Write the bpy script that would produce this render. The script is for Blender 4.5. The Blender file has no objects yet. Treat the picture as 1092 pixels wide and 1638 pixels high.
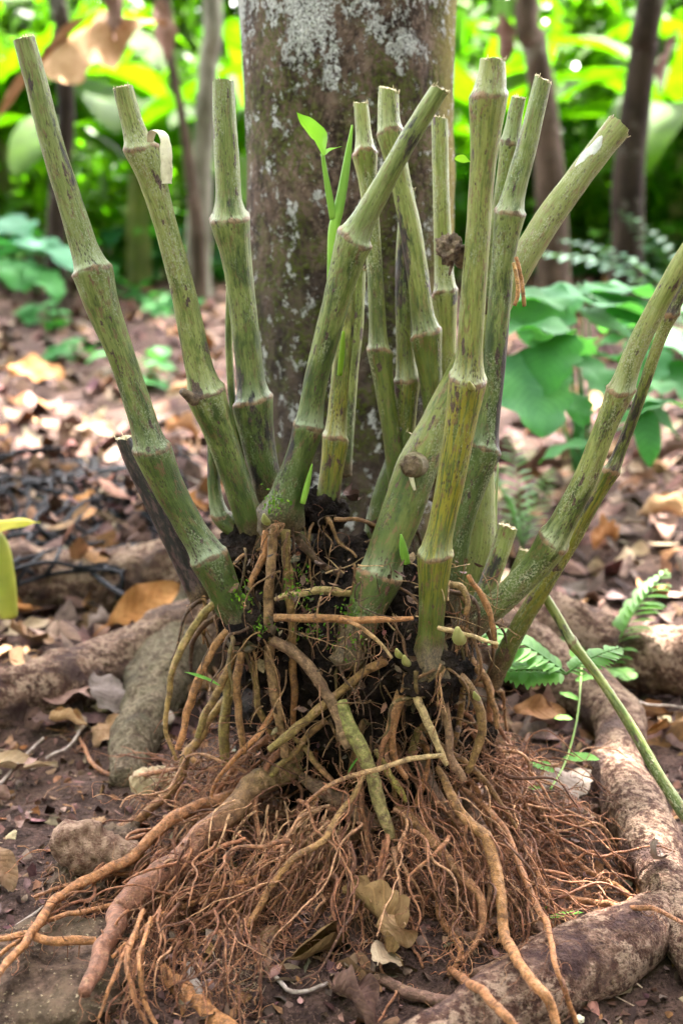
import bpy, math, random
import numpy as np
from math import sin, cos, pi, radians, tan, atan2

# ------------------------------------------------------------------ camera, world, sun
random.seed(7)
RNG = np.random.default_rng(11)
S = bpy.context.scene
COL = S.collection
TH = radians(16.6)                  # camera looks down by this much
F = 1977.0                          # focal length in pixels of the 1092 x 1638 photograph
CAM = np.array([0.0, -1.65, 1.0])
cd = bpy.data.cameras.new('camera')
cam = bpy.data.objects.new('camera', cd)
COL.objects.link(cam)
cam.location = CAM
cam.rotation_euler = (pi / 2 - TH, 0, 0)
cd.sensor_fit = 'VERTICAL'
cd.sensor_height = 36.0
cd.lens = F / 1638 * 36.0
cd.clip_start = 0.05
cd.clip_end = 500
cd.dof.use_dof = True
cd.dof.focus_distance = 1.62
cd.dof.aperture_fstop = 3.0
S.camera = cam

SUN_EL, SUN_AZ = radians(58), radians(20)   # azimuth from +Y towards +X: the sun stands behind the scene
world = bpy.data.worlds.new('World')
S.world = world
world.use_nodes = True
wn = world.node_tree
sky = wn.nodes.new('ShaderNodeTexSky')
sky.sky_type = 'NISHITA'
sky.sun_disc = False
sky.sun_elevation = SUN_EL
sky.sun_rotation = SUN_AZ
sky.air_density = 1.0
sky.dust_density = 3.0
sky.ozone_density = 1.0
bg = wn.nodes['Background']
bw = wn.nodes.new('ShaderNodeRGBToBW')      # a hazy white sky: most of the blue taken out
wn.links.new(sky.outputs[0], bw.inputs[0])
tint = wn.nodes.new('ShaderNodeMix')
tint.data_type, tint.blend_type = 'RGBA', 'MULTIPLY'
tint.inputs[0].default_value = 1.0
wn.links.new(bw.outputs[0], tint.inputs[6])
tint.inputs[7].default_value = (1.04, 0.970, 1.0, 1)
hz_ = wn.nodes.new('ShaderNodeMix')
hz_.data_type = 'RGBA'
hz_.inputs[0].default_value = 0.85
wn.links.new(sky.outputs[0], hz_.inputs[6])
wn.links.new(tint.outputs[2], hz_.inputs[7])
wn.links.new(hz_.outputs[2], bg.inputs[0])
bg.inputs[1].default_value = 0.15
sl = bpy.data.lights.new('sun', 'SUN')
sun = bpy.data.objects.new('sun', sl)
COL.objects.link(sun)
sl.energy = 2.0
sl.angle = radians(0.6)
sl.color = (1.0, 0.95, 0.86)
sun.location = (4, 8, 12)
sun.rotation_euler = (-(pi / 2 - SUN_EL), 0, -SUN_AZ)
S.view_settings.view_transform = 'Standard'
S.view_settings.look = 'None'
S.view_settings.gamma = 1.0
S.view_settings.exposure = 4.86
S.render.engine = 'CYCLES'
S.cycles.use_denoising = True
S.cycles.max_bounces = 8
S.cycles.diffuse_bounces = 2
S.cycles.transmission_bounces = 4
S.cycles.sample_clamp_indirect = 6


# ------------------------------------------------------------------ photo pixel -> place
def ray(px, py):
    x = (px - 546.0) / F
    y = -(py - 819.0) / F
    return np.array([x, cos(TH) + y * sin(TH), -sin(TH) + y * cos(TH)])


def at(px, py, Y):
    d = ray(px, py)
    t = (Y - CAM[1]) / d[1]
    return CAM + t * d, t


def gnd(px, py, z=0.0):
    d = ray(px, py)
    t = (z - CAM[2]) / d[2]
    return CAM + t * d, t


# ------------------------------------------------------------------ numpy noise
def _h(i, j, k):
    n = (i * 73856093) ^ (j * 19349663) ^ (k * 83492791)
    n = (n ^ (n >> 13)) * 1274126177
    n = n & 0x7fffffff
    n = (n ^ (n >> 16)) & 0xffff
    return n / 65535.0


def vnoise(P):
    P = np.asarray(P, float)
    i = np.floor(P).astype(np.int64)
    f = P - i
    f = f * f * (3 - 2 * f)
    r = 0
    for dx in (0, 1):
        for dy in (0, 1):
            for dz in (0, 1):
                w = (f[..., 0] if dx else 1 - f[..., 0]) * (f[..., 1] if dy else 1 - f[..., 1]) * (f[..., 2] if dz else 1 - f[..., 2])
                r = r + w * _h(i[..., 0] + dx, i[..., 1] + dy, i[..., 2] + dz)
    return r * 2 - 1


def fbm(P, o=3):
    P = np.asarray(P, float)
    a, s, r = 1.0, 1.0, 0
    for k in range(o):
        r = r + a * vnoise(P * s + 17.3 * k)
        a *= 0.5
        s *= 2.03
    return r


def gh(x, y):
    """height of the ground"""
    x = np.asarray(x, float)
    y = np.asarray(y, float)
    P = np.stack([x, y, np.zeros_like(x)], -1)
    return 0.03 * fbm(P * 1.3 + 3.1, 2) + 0.012 * fbm(P * 7 + 9.2, 2) + 0.005 * fbm(P * 30, 2) - 0.012


# ------------------------------------------------------------------ mesh building
class MB:
    def __init__(self):
        self.V, self.Q, self.T, self.A, self.n = [], [], [], {}, 0

    def add(self, V, Q=None, T=None, **attrs):
        V = np.asarray(V, float).reshape(-1, 3)
        m = len(V)
        if Q is not None and len(Q):
            self.Q.append(np.asarray(Q, np.int64).reshape(-1, 4) + self.n)
        if T is not None and len(T):
            self.T.append(np.asarray(T, np.int64).reshape(-1, 3) + self.n)
        self.V.append(V)
        for k, a in attrs.items():
            a = np.asarray(a, float)
            if a.ndim == 1:
                a = np.tile(a, (m, 1))
            if a.shape[1] == 3 and k != 'tc':
                a = np.concatenate([a, np.ones((m, 1))], 1)
            self.A.setdefault(k, []).append((self.n, a))
        self.n += m

    def mesh(self, name, origin=(0, 0, 0), smooth=True):
        V = np.concatenate(self.V) - np.asarray(origin, float)
        Q = np.concatenate(self.Q) if self.Q else np.zeros((0, 4), np.int64)
        T = np.concatenate(self.T) if self.T else np.zeros((0, 3), np.int64)
        me = bpy.data.meshes.new(name)
        me.vertices.add(len(V))
        me.vertices.foreach_set('co', V.astype(np.float32).ravel())
        nl = len(Q) * 4 + len(T) * 3
        me.loops.add(nl)
        me.loops.foreach_set('vertex_index', np.concatenate([Q.ravel(), T.ravel()]).astype(np.int32))
        me.polygons.add(len(Q) + len(T))
        st = np.concatenate([np.arange(len(Q)) * 4, len(Q) * 4 + np.arange(len(T)) * 3]).astype(np.int32)
        me.polygons.foreach_set('loop_start', st)
        me.update(calc_edges=True)
        me.validate()
        if smooth:
            me.polygons.foreach_set('use_smooth', np.ones(len(me.polygons), bool))
        for k, lst in self.A.items():
            w = lst[0][1].shape[1]
            full = np.zeros((len(V), w), np.float32)
            for o, a in lst:
                full[o:o + len(a)] = a
            if w == 3:
                at_ = me.attributes.new(k, 'FLOAT_VECTOR', 'POINT')
                at_.data.foreach_set('vector', full.ravel())
            else:
                at_ = me.attributes.new(k, 'FLOAT_COLOR', 'POINT')
                at_.data.foreach_set('color', full.ravel())
        return me

    def build(self, name, mat, parent=None, origin=None, smooth=True):
        if origin is None:
            origin = parent['_o'] if parent is not None else (0, 0, 0)
        me = self.mesh(name, origin, smooth)
        me.materials.append(mat)
        o = bpy.data.objects.new(name, me)
        COL.objects.link(o)
        if parent is not None:
            o.parent = parent
        else:
            o.location = origin
        o['_o'] = [float(c) for c in origin]
        return o


def tag(o, label=None, cat=None, group=None, kind=None):
    if label:
        o['label'] = label
    if cat:
        o['category'] = cat
    if group:
        o['group'] = group
    if kind:
        o['kind'] = kind
    return o


def thing(name, loc, label, cat, group=None):
    o = bpy.data.objects.new(name, None)
    COL.objects.link(o)
    o.location = [float(c) for c in loc]
    o.empty_display_size = 0.05
    o['_o'] = [float(c) for c in loc]
    return tag(o, label, cat, group)


def spline(pts, step):
    """Catmull-Rom through rows of pts (any width; first three columns are the place), resampled about every step."""
    P = np.asarray(pts, float)
    if len(P) == 2:
        P = np.stack([P[0], (P[0] + P[1]) / 2, P[1]])
    E = np.concatenate([[2 * P[0] - P[1]], P, [2 * P[-1] - P[-2]]])
    out = []
    for i in range(1, len(E) - 2):
        p0, p1, p2, p3 = E[i - 1], E[i], E[i + 1], E[i + 2]
        n = max(2, int(np.linalg.norm(p2[:3] - p1[:3]) / step) + 1)
        t = (np.arange(n) / n)[:, None]
        out.append(0.5 * (2 * p1 + (p2 - p0) * t + (2 * p0 - 5 * p1 + 4 * p2 - p3) * t ** 2 + (3 * p1 - p0 - 3 * p2 + p3) * t ** 3))
    out.append(P[-1:])
    return np.concatenate(out)


def frames(P):
    T = np.gradient(P, axis=0)
    T /= np.linalg.norm(T, axis=1)[:, None] + 1e-12
    a = np.array([0.0, 0.0, 1.0]) if abs(T[0][2]) < 0.8 else np.array([0.0, 1.0, 0.0])
    n = np.cross(T[0], a)
    n /= np.linalg.norm(n)
    Ns = np.empty_like(P)
    for i in range(len(P)):
        n = n - T[i] * np.dot(n, T[i])
        n /= np.linalg.norm(n) + 1e-12
        Ns[i] = n
    return T, Ns, np.cross(T, Ns)


def ringfaces(n, seg):
    i = np.arange(n - 1)[:, None] * seg
    j = np.arange(seg)[None, :]
    k = (j + 1) % seg
    return np.stack([i + j, i + k, i + seg + k, i + seg + j], -1).reshape(-1, 4)


def tube(mb, P, R, seg=7, cap=True, **attrs):
    """P n x 3, R n (or n x seg) radii"""
    P = np.asarray(P, float)
    n = len(P)
    R = np.asarray(R, float)
    if R.ndim == 0:
        R = np.full(n, float(R))
    if R.ndim == 1:
        R = np.repeat(R[:, None], seg, 1)
    T, N, B = frames(P)
    u = np.arange(seg) / seg * 2 * pi
    V = P[:, None, :] + R[..., None] * (cos_(u)[None, :, None] * N[:, None, :] + sin_(u)[None, :, None] * B[:, None, :])
    V = V.reshape(-1, 3)
    Q = ringfaces(n, seg)
    A = {}
    for k, a in attrs.items():
        a = np.asarray(a, float)
        if a.ndim == 1:
            a = np.tile(a, (n, 1))
        A[k] = np.repeat(a, seg, 0) if len(a) == n else a
    Tr = []
    if cap:
        V = np.concatenate([V, [P[0] - T[0] * R[0].mean() * 0.3], [P[-1] + T[-1] * R[-1].mean() * 0.3]])
        m = n * seg
        j = np.arange(seg)
        k = (j + 1) % seg
        Tr = np.concatenate([np.stack([k, j, np.full(seg, m)], -1),
                             np.stack([(n - 1) * seg + j, (n - 1) * seg + k, np.full(seg, m + 1)], -1)])
        for q in A:
            A[q] = np.concatenate([A[q], A[q][:1], A[q][-1:]])
    mb.add(V, Q, Tr, **A)


cos_, sin_ = np.cos, np.sin


def leafcloud(mb, C, size, up=None, col=None, cvar=0.15, fold=0.25, aspect=0.45, flat=0.6):
    """one folded six-corner leaf at each centre"""
    C = np.asarray(C, float)
    n = len(C)
    if n == 0:
        return
    L = np.asarray(size, float) * (0.6 + 0.8 * RNG.random(n))
    az = RNG.random(n) * 2 * pi
    el = RNG.normal(-0.25, flat, n)
    d = np.stack([cos_(az) * cos_(el), sin_(az) * cos_(el), sin_(el)], -1)
    s = np.stack([-sin_(az), cos_(az), np.zeros(n)], -1)
    w = np.cross(s, d)
    ro = RNG.normal(0, flat, n)[:, None]
    s, w = s * cos_(ro) + w * sin_(ro), w * cos_(ro) - s * sin_(ro)
    W = (L * aspect * (0.8 + 0.4 * RNG.random(n)))[:, None]
    L = L[:, None]
    dr = -0.18 * L * np.array([0, 0, 1.0])
    b = C - d * L * 0.5
    up_ = w * W * fold
    V = np.stack([b, b + d * L * 0.28 + s * W * 0.45 + up_, b + d * L * 0.68 + s * W * 0.38 + up_ * 0.9 + dr * 0.4, b + d * L + dr,
                  b + d * L * 0.68 - s * W * 0.38 + up_ * 0.9 + dr * 0.4, b + d * L * 0.28 - s * W * 0.45 + up_], 1)
    o = np.arange(n)[:, None] * 6
    Q = np.concatenate([o + np.array([0, 3, 2, 1]), o + np.array([0, 5, 4, 3])])
    if col is None:
        col = np.array([0.07, 0.14, 0.02])
    c = np.asarray(col, float)
    c = np.tile(c, (n, 1)) if c.ndim == 1 else c
    c = c * (1 + cvar * RNG.normal(0, 1, (n, 1))) * (1 + 0.4 * cvar * RNG.normal(0, 1, (n, 3)))
    c = np.clip(c, 0.004, 0.9)
    mb.add(V.reshape(-1, 3), Q, None, col=np.repeat(c, 6, 0))


def blade(mb, P0, az, pitch, L, W, droop=0.8, fold=0.2, nu=14, nv=6, shape='banana', twist=0.0, wave=0.03, col=(0.06, 0.13, 0.02), tear=0.0, curl=0.0):
    """one leaf blade grown from P0"""
    u = np.linspace(0, 1, nu)
    p = pitch - droop * u ** 1.3
    dr = np.stack([cos(az) * cos_(p), sin(az) * cos_(p), sin_(p)], -1)
    c = np.asarray(P0, float) + np.concatenate([[np.zeros(3)], np.cumsum(dr[:-1] * (L / (nu - 1)), 0)])
    side = np.tile(np.array([-sin(az), cos(az), 0.0]), (nu, 1))
    upv = np.cross(dr, side) * 1.0
    tw = twist * u[:, None]
    s2 = side * cos_(tw) + upv * sin_(tw)
    u2 = upv * cos_(tw) - side * sin_(tw)
    if shape == 'banana':
        w = np.clip(u / 0.12, 0, 1) ** 0.6 * np.clip((1 - u) / 0.25, 0, 1) ** 0.6
    elif shape == 'heart':
        w = np.clip((np.sin(pi * np.clip(u * 0.93 + 0.1, 0, 1) ** 0.75)), 0, 1) * (1 - 0.25 * u)
    elif shape == 'lobed':
        w = np.sin(pi * np.clip(u * 0.95 + 0.04, 0, 1)) ** 0.7 * (0.75 + 0.25 * np.abs(np.cos(u * pi * 4.5)))
    else:
        w = np.sin(pi * np.clip(u * 0.97 + 0.02, 0, 1)) ** 0.8
    w = np.maximum(w, 0.01)
    v = np.linspace(-1, 1, nv + 1)
    ph = random.random() * 9
    V = np.empty((nu, nv + 1, 3))
    for j, vv in enumerate(v):
        ww = W / 2 * w * abs(vv)
        if tear > 0 and abs(vv) > 0.5:
            ww = ww * (1 - tear * RNG.random(nu))
        f = fold + curl * abs(vv)
        off = ww[:, None] * (np.sign(vv) * s2 * cos(f) + u2 * sin(f))
        off = off + u2 * (wave * W * abs(vv) * np.sin(u * 13 + ph + 2 * np.sign(vv)))[:, None]
        V[:, j] = c + off
    i = np.arange(nu - 1)[:, None] * (nv + 1)
    j = np.arange(nv)[None]
    Q = np.stack([i + j, i + j + 1, i + nv + 2 + j, i + nv + 1 + j], -1).reshape(-1, 4)
    tc = np.stack([np.repeat(u * L, nv + 1), np.tile(v, nu) * W / 2, np.full(nu * (nv + 1), ph)], -1)
    mb.add(V.reshape(-1, 3), Q, None, col=np.asarray(col, float), tc=tc)
    return c


# ------------------------------------------------------------------ materials
class G:
    def __init__(self, name):
        self.m = bpy.data.materials.new(name)
        self.m.use_nodes = True
        self.t = self.m.node_tree
        self.b = self.t.nodes['Principled BSDF']
        self.out = self.t.nodes['Material Output']

    def n(self, typ, **k):
        nd = self.t.nodes.new('ShaderNode' + typ)
        for a, b in k.items():
            setattr(nd, a, b)
        return nd

    def put(self, sock, v):
        if hasattr(v, 'is_output'):
            self.t.links.new(v, sock)
        else:
            if sock.type == 'RGBA' and len(v) == 3:
                v = (*v, 1)
            sock.default_value = v

    def attr(self, name):
        return self.n('Attribute', attribute_name=name)

    def coord(self):
        return self.n('TexCoord').outputs['Object']

    def scale(self, vec, s):
        nd = self.n('Mapping')
        self.put(nd.inputs['Vector'], vec)
        nd.inputs['Scale'].default_value = s
        return nd.outputs[0]

    def noise(self, vec, sc, det=3, rough=0.55, dist=0.0):
        nd = self.n('TexNoise')
        self.put(nd.inputs['Vector'], vec)
        nd.inputs['Scale'].default_value = sc
        nd.inputs['Detail'].default_value = det
        nd.inputs['Roughness'].default_value = rough
        nd.inputs['Distortion'].default_value = dist
        return nd.outputs['Fac']

    def voro(self, vec, sc, feature='F1', rnd=1.0):
        nd = self.n('TexVoronoi', feature=feature)
        self.put(nd.inputs['Vector'], vec)
        nd.inputs['Scale'].default_value = sc
        nd.inputs['Randomness'].default_value = rnd
        return nd

    def ss(self, v, a, b, lo=0.0, hi=1.0):
        nd = self.n('MapRange', interpolation_type='SMOOTHSTEP')
        self.put(nd.inputs[0], v)
        nd.inputs[1].default_value = a
        nd.inputs[2].default_value = b
        nd.inputs[3].default_value = lo
        nd.inputs[4].default_value = hi
        return nd.outputs[0]

    def math(self, op, a, b=0.0):
        nd = self.n('Math', operation=op)
        self.put(nd.inputs[0], a)
        self.put(nd.inputs[1], b)
        return nd.outputs[0]

    def mix(self, f, a, b, mode='MIX'):
        nd = self.n('Mix', data_type='RGBA', blend_type=mode)
        self.put(nd.inputs[0], f)
        self.put(nd.inputs[6], a)
        self.put(nd.inputs[7], b)
        return nd.outputs[2]

    def bump(self, h, st=0.5, dist=0.002):
        nd = self.n('Bump')
        nd.inputs['Strength'].default_value = st
        nd.inputs['Distance'].default_value = dist
        self.put(nd.inputs['Height'], h)
        self.t.links.new(nd.outputs[0], self.b.inputs['Normal'])
        return nd.outputs[0]

    def done(self, col, rough=0.6, spec=0.4):
        self.put(self.b.inputs['Base Color'], col)
        self.put(self.b.inputs['Roughness'], rough)
        self.b.inputs['Specular IOR Level'].default_value = spec
        return self.m


def m_stem():
    g = G('kava_stem_skin')
    tc = g.attr('tc').outputs['Vector']
    pig = g.n('SeparateColor')
    a1 = g.attr('pig')
    g.put(pig.inputs[0], a1.outputs['Color'])
    p3 = g.n('SeparateColor')
    g.put(p3.inputs[0], g.attr('pig3').outputs['Color'])
    R, Gk, B, A = pig.outputs[0], pig.outputs[1], pig.outputs[2], p3.outputs[0]
    p2 = g.n('SeparateColor')
    a2 = g.attr('pig2')
    g.put(p2.inputs[0], a2.outputs['Color'])
    bloom, pale, rust = p2.outputs
    foot = p3.outputs[1]
    rnd = g.n('ObjectInfo').outputs['Random']
    st = g.scale(tc, (1, 1, 0.06))
    md = g.scale(tc, (1, 1, 0.38))
    fib = g.noise(st, 400, 4, 0.65)
    mot = g.noise(md, 34, 5, 0.68)
    mo2 = g.noise(g.scale(tc, (1, 1, 0.22)), 95, 4, 0.7)
    fine = g.noise(g.scale(tc, (1, 1, .6)), 520, 3, .7)
    green = g.mix(g.ss(mo2, .36, .64), (0.034, 0.060, 0.010), (0.110, 0.158, 0.032))
    palec = g.mix(g.ss(g.math('ADD', g.math('MULTIPLY', fib, .45), g.math('MULTIPLY', mo2, .55)), .38, .62), (0.125, 0.165, 0.028), (0.305, 0.338, 0.110))
    fac = g.ss(g.math('ADD', g.math('MULTIPLY', mot, 0.62), g.math('ADD', g.math('MULTIPLY', mo2, 0.38), g.math('MULTIPLY', g.math('SUBTRACT', pale, 0.5), 0.42))), .42, .58)
    c = g.mix(fac, green, palec)
    # thin pale scurf
    c = g.mix(g.math('MULTIPLY', g.math('MULTIPLY', g.ss(fine, .47, .62), g.ss(g.noise(md, 21, 4, .7), .47, .60)), .85), c, (0.39, 0.41, 0.29))
    # moss / algae
    c = g.mix(g.math('MULTIPLY', A, g.ss(mo2, .34, .62)), c, (0.048, 0.072, 0.009))
    # yellow streaks
    c = g.mix(g.math('MULTIPLY', B, g.ss(fib, .40, .56)), c, (0.27, 0.24, 0.020))
    c = g.mix(g.math('MULTIPLY', B, g.ss(fib, .46, .36)), c, (0.10, 0.13, 0.02))
    # tan rust scuffs
    scf = g.noise(g.scale(tc, (1, 1, 0.3)), 150, 5, 0.75)
    c = g.mix(g.math('MULTIPLY', g.ss(scf, .53, .62), g.math('ADD', 0.15, rust)), c, (0.17, 0.088, 0.052))
    # waxy bloom over the nodes
    c = g.mix(g.math('MULTIPLY', bloom, g.ss(mo2, .3, .62)), c, (0.40, 0.44, 0.32))
    # dark specks
    v = g.voro(g.scale(tc, (1, 1, 0.34)), 400)
    cl = g.ss(g.noise(md, 46, 4, .75), .48, .60)
    spk = g.math('MULTIPLY', g.ss(v.outputs['Distance'], .46, .16), cl)
    c = g.mix(g.math('MULTIPLY', spk, .85), c, (0.045, 0.026, 0.02))
    # long dark streaks
    lg = g.noise(g.scale(tc, (1, 1, 0.10)), 170, 3, .6)
    c = g.mix(g.math('MULTIPLY', g.ss(lg, .68, .75), .75), c, (0.055, 0.038, 0.032))
    # purple lesions
    les = g.noise(g.scale(tc, (1, 1, 0.38)), 66, 4, .62)
    c = g.mix(g.math('MULTIPLY', g.ss(les, .625, .66), .92), c, g.mix(g.ss(fine, .4, .6), (0.035, 0.016, 0.022), (0.10, 0.05, 0.05)))
    # black rot patches
    bl = g.ss(g.math('ADD', g.math('MULTIPLY', g.noise(g.scale(tc, (1, 1, .3)), 48, 5, .7), 1.1), g.math('MULTIPLY', Gk, .42)), .70, .80)
    c = g.mix(g.math('MULTIPLY', bl, .95), c, g.mix(g.ss(scf, .45, .62), (0.012, 0.010, 0.014), (0.085, 0.05, 0.055)))
    # brown scar ring at the node
    rn = g.ss(g.math('ADD', R, g.math('MULTIPLY', g.math('SUBTRACT', scf, .5), .9)), .35, .75)
    c = g.mix(g.math('MULTIPLY', rn, .9), c, g.mix(g.ss(scf, .4, .6), (0.085, 0.042, 0.026), (0.25, 0.15, 0.08)))
    # soil on the foot
    ft = g.ss(g.math('ADD', foot, g.math('MULTIPLY', g.math('SUBTRACT', mo2, .5), 1.4)), .22, .6)
    c = g.mix(g.math('MULTIPLY', ft, .92), c, g.mix(g.ss(fine, .35, .65), (0.045, 0.028, 0.018), (0.15, 0.10, 0.055)))
    c = g.mix(1.0, c, g.mix(rnd, (.74, .80, .74), (1.12, 1.06, .98)), 'MULTIPLY')
    h = g.math('ADD', g.math('MULTIPLY', fib, .8), g.math('ADD', g.math('MULTIPLY', scf, .8), g.math('ADD', g.math('MULTIPLY', fine, .35), g.math('MULTIPLY', spk, -.6))))
    g.bump(h, .6, .0024)
    ro = g.ss(mo2, .3, .7, .36, .6)
    return g.done(c, ro, .38)


def m_root():
    g = G('root_bark')
    tc = g.coord()
    a = g.attr('col').outputs['Color']
    n1 = g.noise(tc, 130, 4, .6)
    n2 = g.noise(tc, 480, 3, .6)
    n3 = g.noise(tc, 75, 5, .75)
    c = g.mix(1.0, a, g.mix(g.ss(n1, .3, .7), (0.60, 0.56, 0.52), (1.4, 1.32, 1.2)), 'MULTIPLY')
    c = g.mix(g.math('MULTIPLY', g.ss(n3, .52, .60), .6), c, (0.10, 0.055, 0.036))
    c = g.mix(g.math('MULTIPLY', g.ss(n3, .44, .36), .5), c, (0.50, 0.30, 0.17))
    c = g.mix(g.math('MULTIPLY', g.ss(n2, .58, .68), .6), c, (0.05, 0.03, 0.02))
    g.bump(g.math('ADD', n1, n2), .9, .003)
    return g.done(c, .6, .22)


def m_soilball():
    g = G('dark_root_soil')
    tc = g.coord()
    n1 = g.noise(tc, 30, 5, .65)
    n2 = g.noise(tc, 160, 3, .6)
    c = g.mix(g.ss(n1, .35, .65), (0.004, 0.003, 0.003), (0.030, 0.021, 0.016))
    c = g.mix(g.math('MULTIPLY', g.ss(n2, .6, .72), .45), c, (0.085, 0.055, 0.035))
    g.bump(g.math('ADD', n1, n2), 1.0, .014)
    return g.done(c, .85, .08)


def m_cut():
    g = G('fresh_cut_wood')
    tc = g.coord()
    n = g.noise(tc, 260, 4, .65)
    c = g.mix(g.ss(n, .35, .7), (0.60, 0.53, 0.33), (0.28, 0.20, 0.11))
    g.bump(n, .5, .002)
    return g.done(c, .7, .3)


def m_trunk():
    g = G('lichen_bark')
    tc = g.coord()
    z = g.n('SeparateXYZ')
    g.put(z.inputs[0], tc)
    v1 = g.scale(tc, (1, 1, .55))
    n0 = g.noise(v1, 6, 4, .6)
    n1 = g.noise(v1, 26, 5, .65)
    n2 = g.noise(tc, 120, 4, .65)
    fine = g.noise(tc, 320, 3, .7)
    pit = g.noise(g.scale(tc, (1, 1, .7)), 62, 4, .7)
    base = g.mix(g.ss(n1, .36, .64), (0.034, 0.023, 0.017), (0.175, 0.122, 0.092))
    base = g.mix(g.math('MULTIPLY', g.ss(n2, .5, .64), .6), base, (0.27, 0.195, 0.155))
    base = g.mix(g.math('MULTIPLY', g.ss(pit, .48, .36), .8), base, (0.028, 0.019, 0.018))
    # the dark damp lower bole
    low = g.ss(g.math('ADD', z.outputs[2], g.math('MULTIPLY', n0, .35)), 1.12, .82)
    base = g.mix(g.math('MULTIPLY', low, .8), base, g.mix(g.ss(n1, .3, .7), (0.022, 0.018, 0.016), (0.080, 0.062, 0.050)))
    # moss
    ms = g.math('MULTIPLY', g.ss(g.noise(tc, 9, 3, .6), .42, .56), g.ss(n2, .44, .56))
    base = g.mix(g.math('MULTIPLY', ms, .8), base, (0.070, 0.090, 0.012))
    # right flank, greenish ochre
    fl = g.math('MULTIPLY', g.ss(z.outputs[0], .125, .18), g.ss(n1, .3, .55))
    base = g.mix(g.math('MULTIPLY', fl, .8), base, (0.22, 0.185, 0.04))
    # grey-white lichen: broad crusts high up, small spots everywhere
    hi = g.math('MULTIPLY', g.ss(z.outputs[2], 1.0, 1.28, 0.0, .10), g.ss(z.outputs[0], .10, -.10, .7, 1.7))
    big = g.math('ADD', g.noise(g.scale(tc, (1, 1, .7)), 14, 5, .68), hi)
    crumb = g.ss(g.math('ADD', big, g.math('MULTIPLY', g.math('SUBTRACT', n2, .5), .5)), .608, .66)
    sm = g.noise(g.scale(tc, (1, 1, .75)), 33, 4, .65)
    spot = g.ss(g.math('ADD', sm, g.math('MULTIPLY', g.math('SUBTRACT', fine, .5), .3)), .60, .64)
    li = g.math('MULTIPLY', g.math('MAXIMUM', crumb, spot), g.ss(fine, .33, .5))
    c = g.mix(g.math('MULTIPLY', li, .92), base, g.mix(g.ss(fine, .4, .7), (0.44, 0.46, 0.44), (0.78, 0.78, 0.75)))
    g.bump(g.math('ADD', g.math('MULTIPLY', n1, .8), g.math('ADD', g.math('MULTIPLY', pit, .9), g.math('ADD', g.math('MULTIPLY', n2, .6), g.math('MULTIPLY', li, .3)))), 1.0, .016)
    return g.done(c, .85, .08)


def m_surfroot():
    g = G('surface_root_bark')
    tc = g.coord()
    moss = g.n('SeparateColor')
    g.put(moss.inputs[0], g.attr('col').outputs['Color'])
    n0 = g.noise(tc, 11, 4, .6)
    n1 = g.noise(tc, 45, 5, .68)
    n2 = g.noise(tc, 190, 3, .65)
    n3 = g.noise(tc, 90, 4, .7)
    c = g.mix(g.ss(n1, .38, .62), (0.075, 0.037, 0.027), (0.24, 0.145, 0.105))
    c = g.mix(g.math('MULTIPLY', g.ss(g.math('ADD', g.math('MULTIPLY', n0, .5), g.math('MULTIPLY', n3, .5)), .49, .56), .75), c, (0.38, 0.265, 0.19))
    c = g.mix(g.math('MULTIPLY', g.ss(n2, .47, .36), .75), c, (0.055, 0.034, 0.032))
    c = g.mix(g.math('MULTIPLY', g.ss(n0, .46, .36), .75), c, (0.060, 0.036, 0.038))
    c = g.mix(g.math('MULTIPLY', moss.outputs[0], g.ss(n1, .3, .6, .35, .9)), c, g.mix(g.ss(n2, .4, .6), (0.055, 0.060, 0.030), (0.14, 0.135, 0.085)))
    g.bump(g.math('ADD', n1, g.math('ADD', g.math('MULTIPLY', n3, .9), g.math('MULTIPLY', n2, .6))), 1.0, .013)
    return g.done(c, .85, .08)


def m_ground():
    g = G('forest_soil')
    tc = g.coord()
    n0 = g.noise(tc, 3.5, 4, .6)
    n1 = g.noise(tc, 38, 5, .68)
    n2 = g.noise(tc, 210, 4, .65)
    c = g.mix(g.ss(n1, .35, .66), (0.026, 0.016, 0.014), (0.092, 0.055, 0.044))
    c = g.mix(g.math('MULTIPLY', g.ss(n0, .45, .62), .5), c, (0.110, 0.068, 0.052))
    v = g.voro(tc, 105)
    c = g.mix(g.math('MULTIPLY', g.ss(n2, .58, .68), .6), c, (0.19, 0.12, 0.085))
    c = g.mix(g.math('MULTIPLY', g.ss(n2, .46, .34), .8), c, (0.014, 0.009, 0.009))
    g.bump(g.math('ADD', g.math('MULTIPLY', n1, 1.0), g.math('ADD', g.math('MULTIPLY', n2, .6), g.math('MULTIPLY', v.outputs['Distance'], -.5))), 1.0, .012)
    return g.done(c, .9, .08)


def m_rock():
    g = G('rock_face')
    tc = g.coord()
    n0 = g.noise(tc, 9, 4, .6)
    n1 = g.noise(tc, 60, 5, .7)
    n2 = g.noise(tc, 170, 3, .6)
    c = g.mix(g.ss(n1, .35, .65), (0.030, 0.019, 0.014), (0.115, 0.074, 0.053))
    c = g.mix(g.math('MULTIPLY', g.ss(n0, .5, .62), .3), c, (0.13, 0.10, 0.06))
    c = g.mix(g.math('MULTIPLY', g.ss(n2, .62, .7), .7), c, (0.36, 0.29, 0.19))
    g.bump(g.math('ADD', n1, n2), .8, .007)
    return g.done(c, .88, .08)


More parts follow.
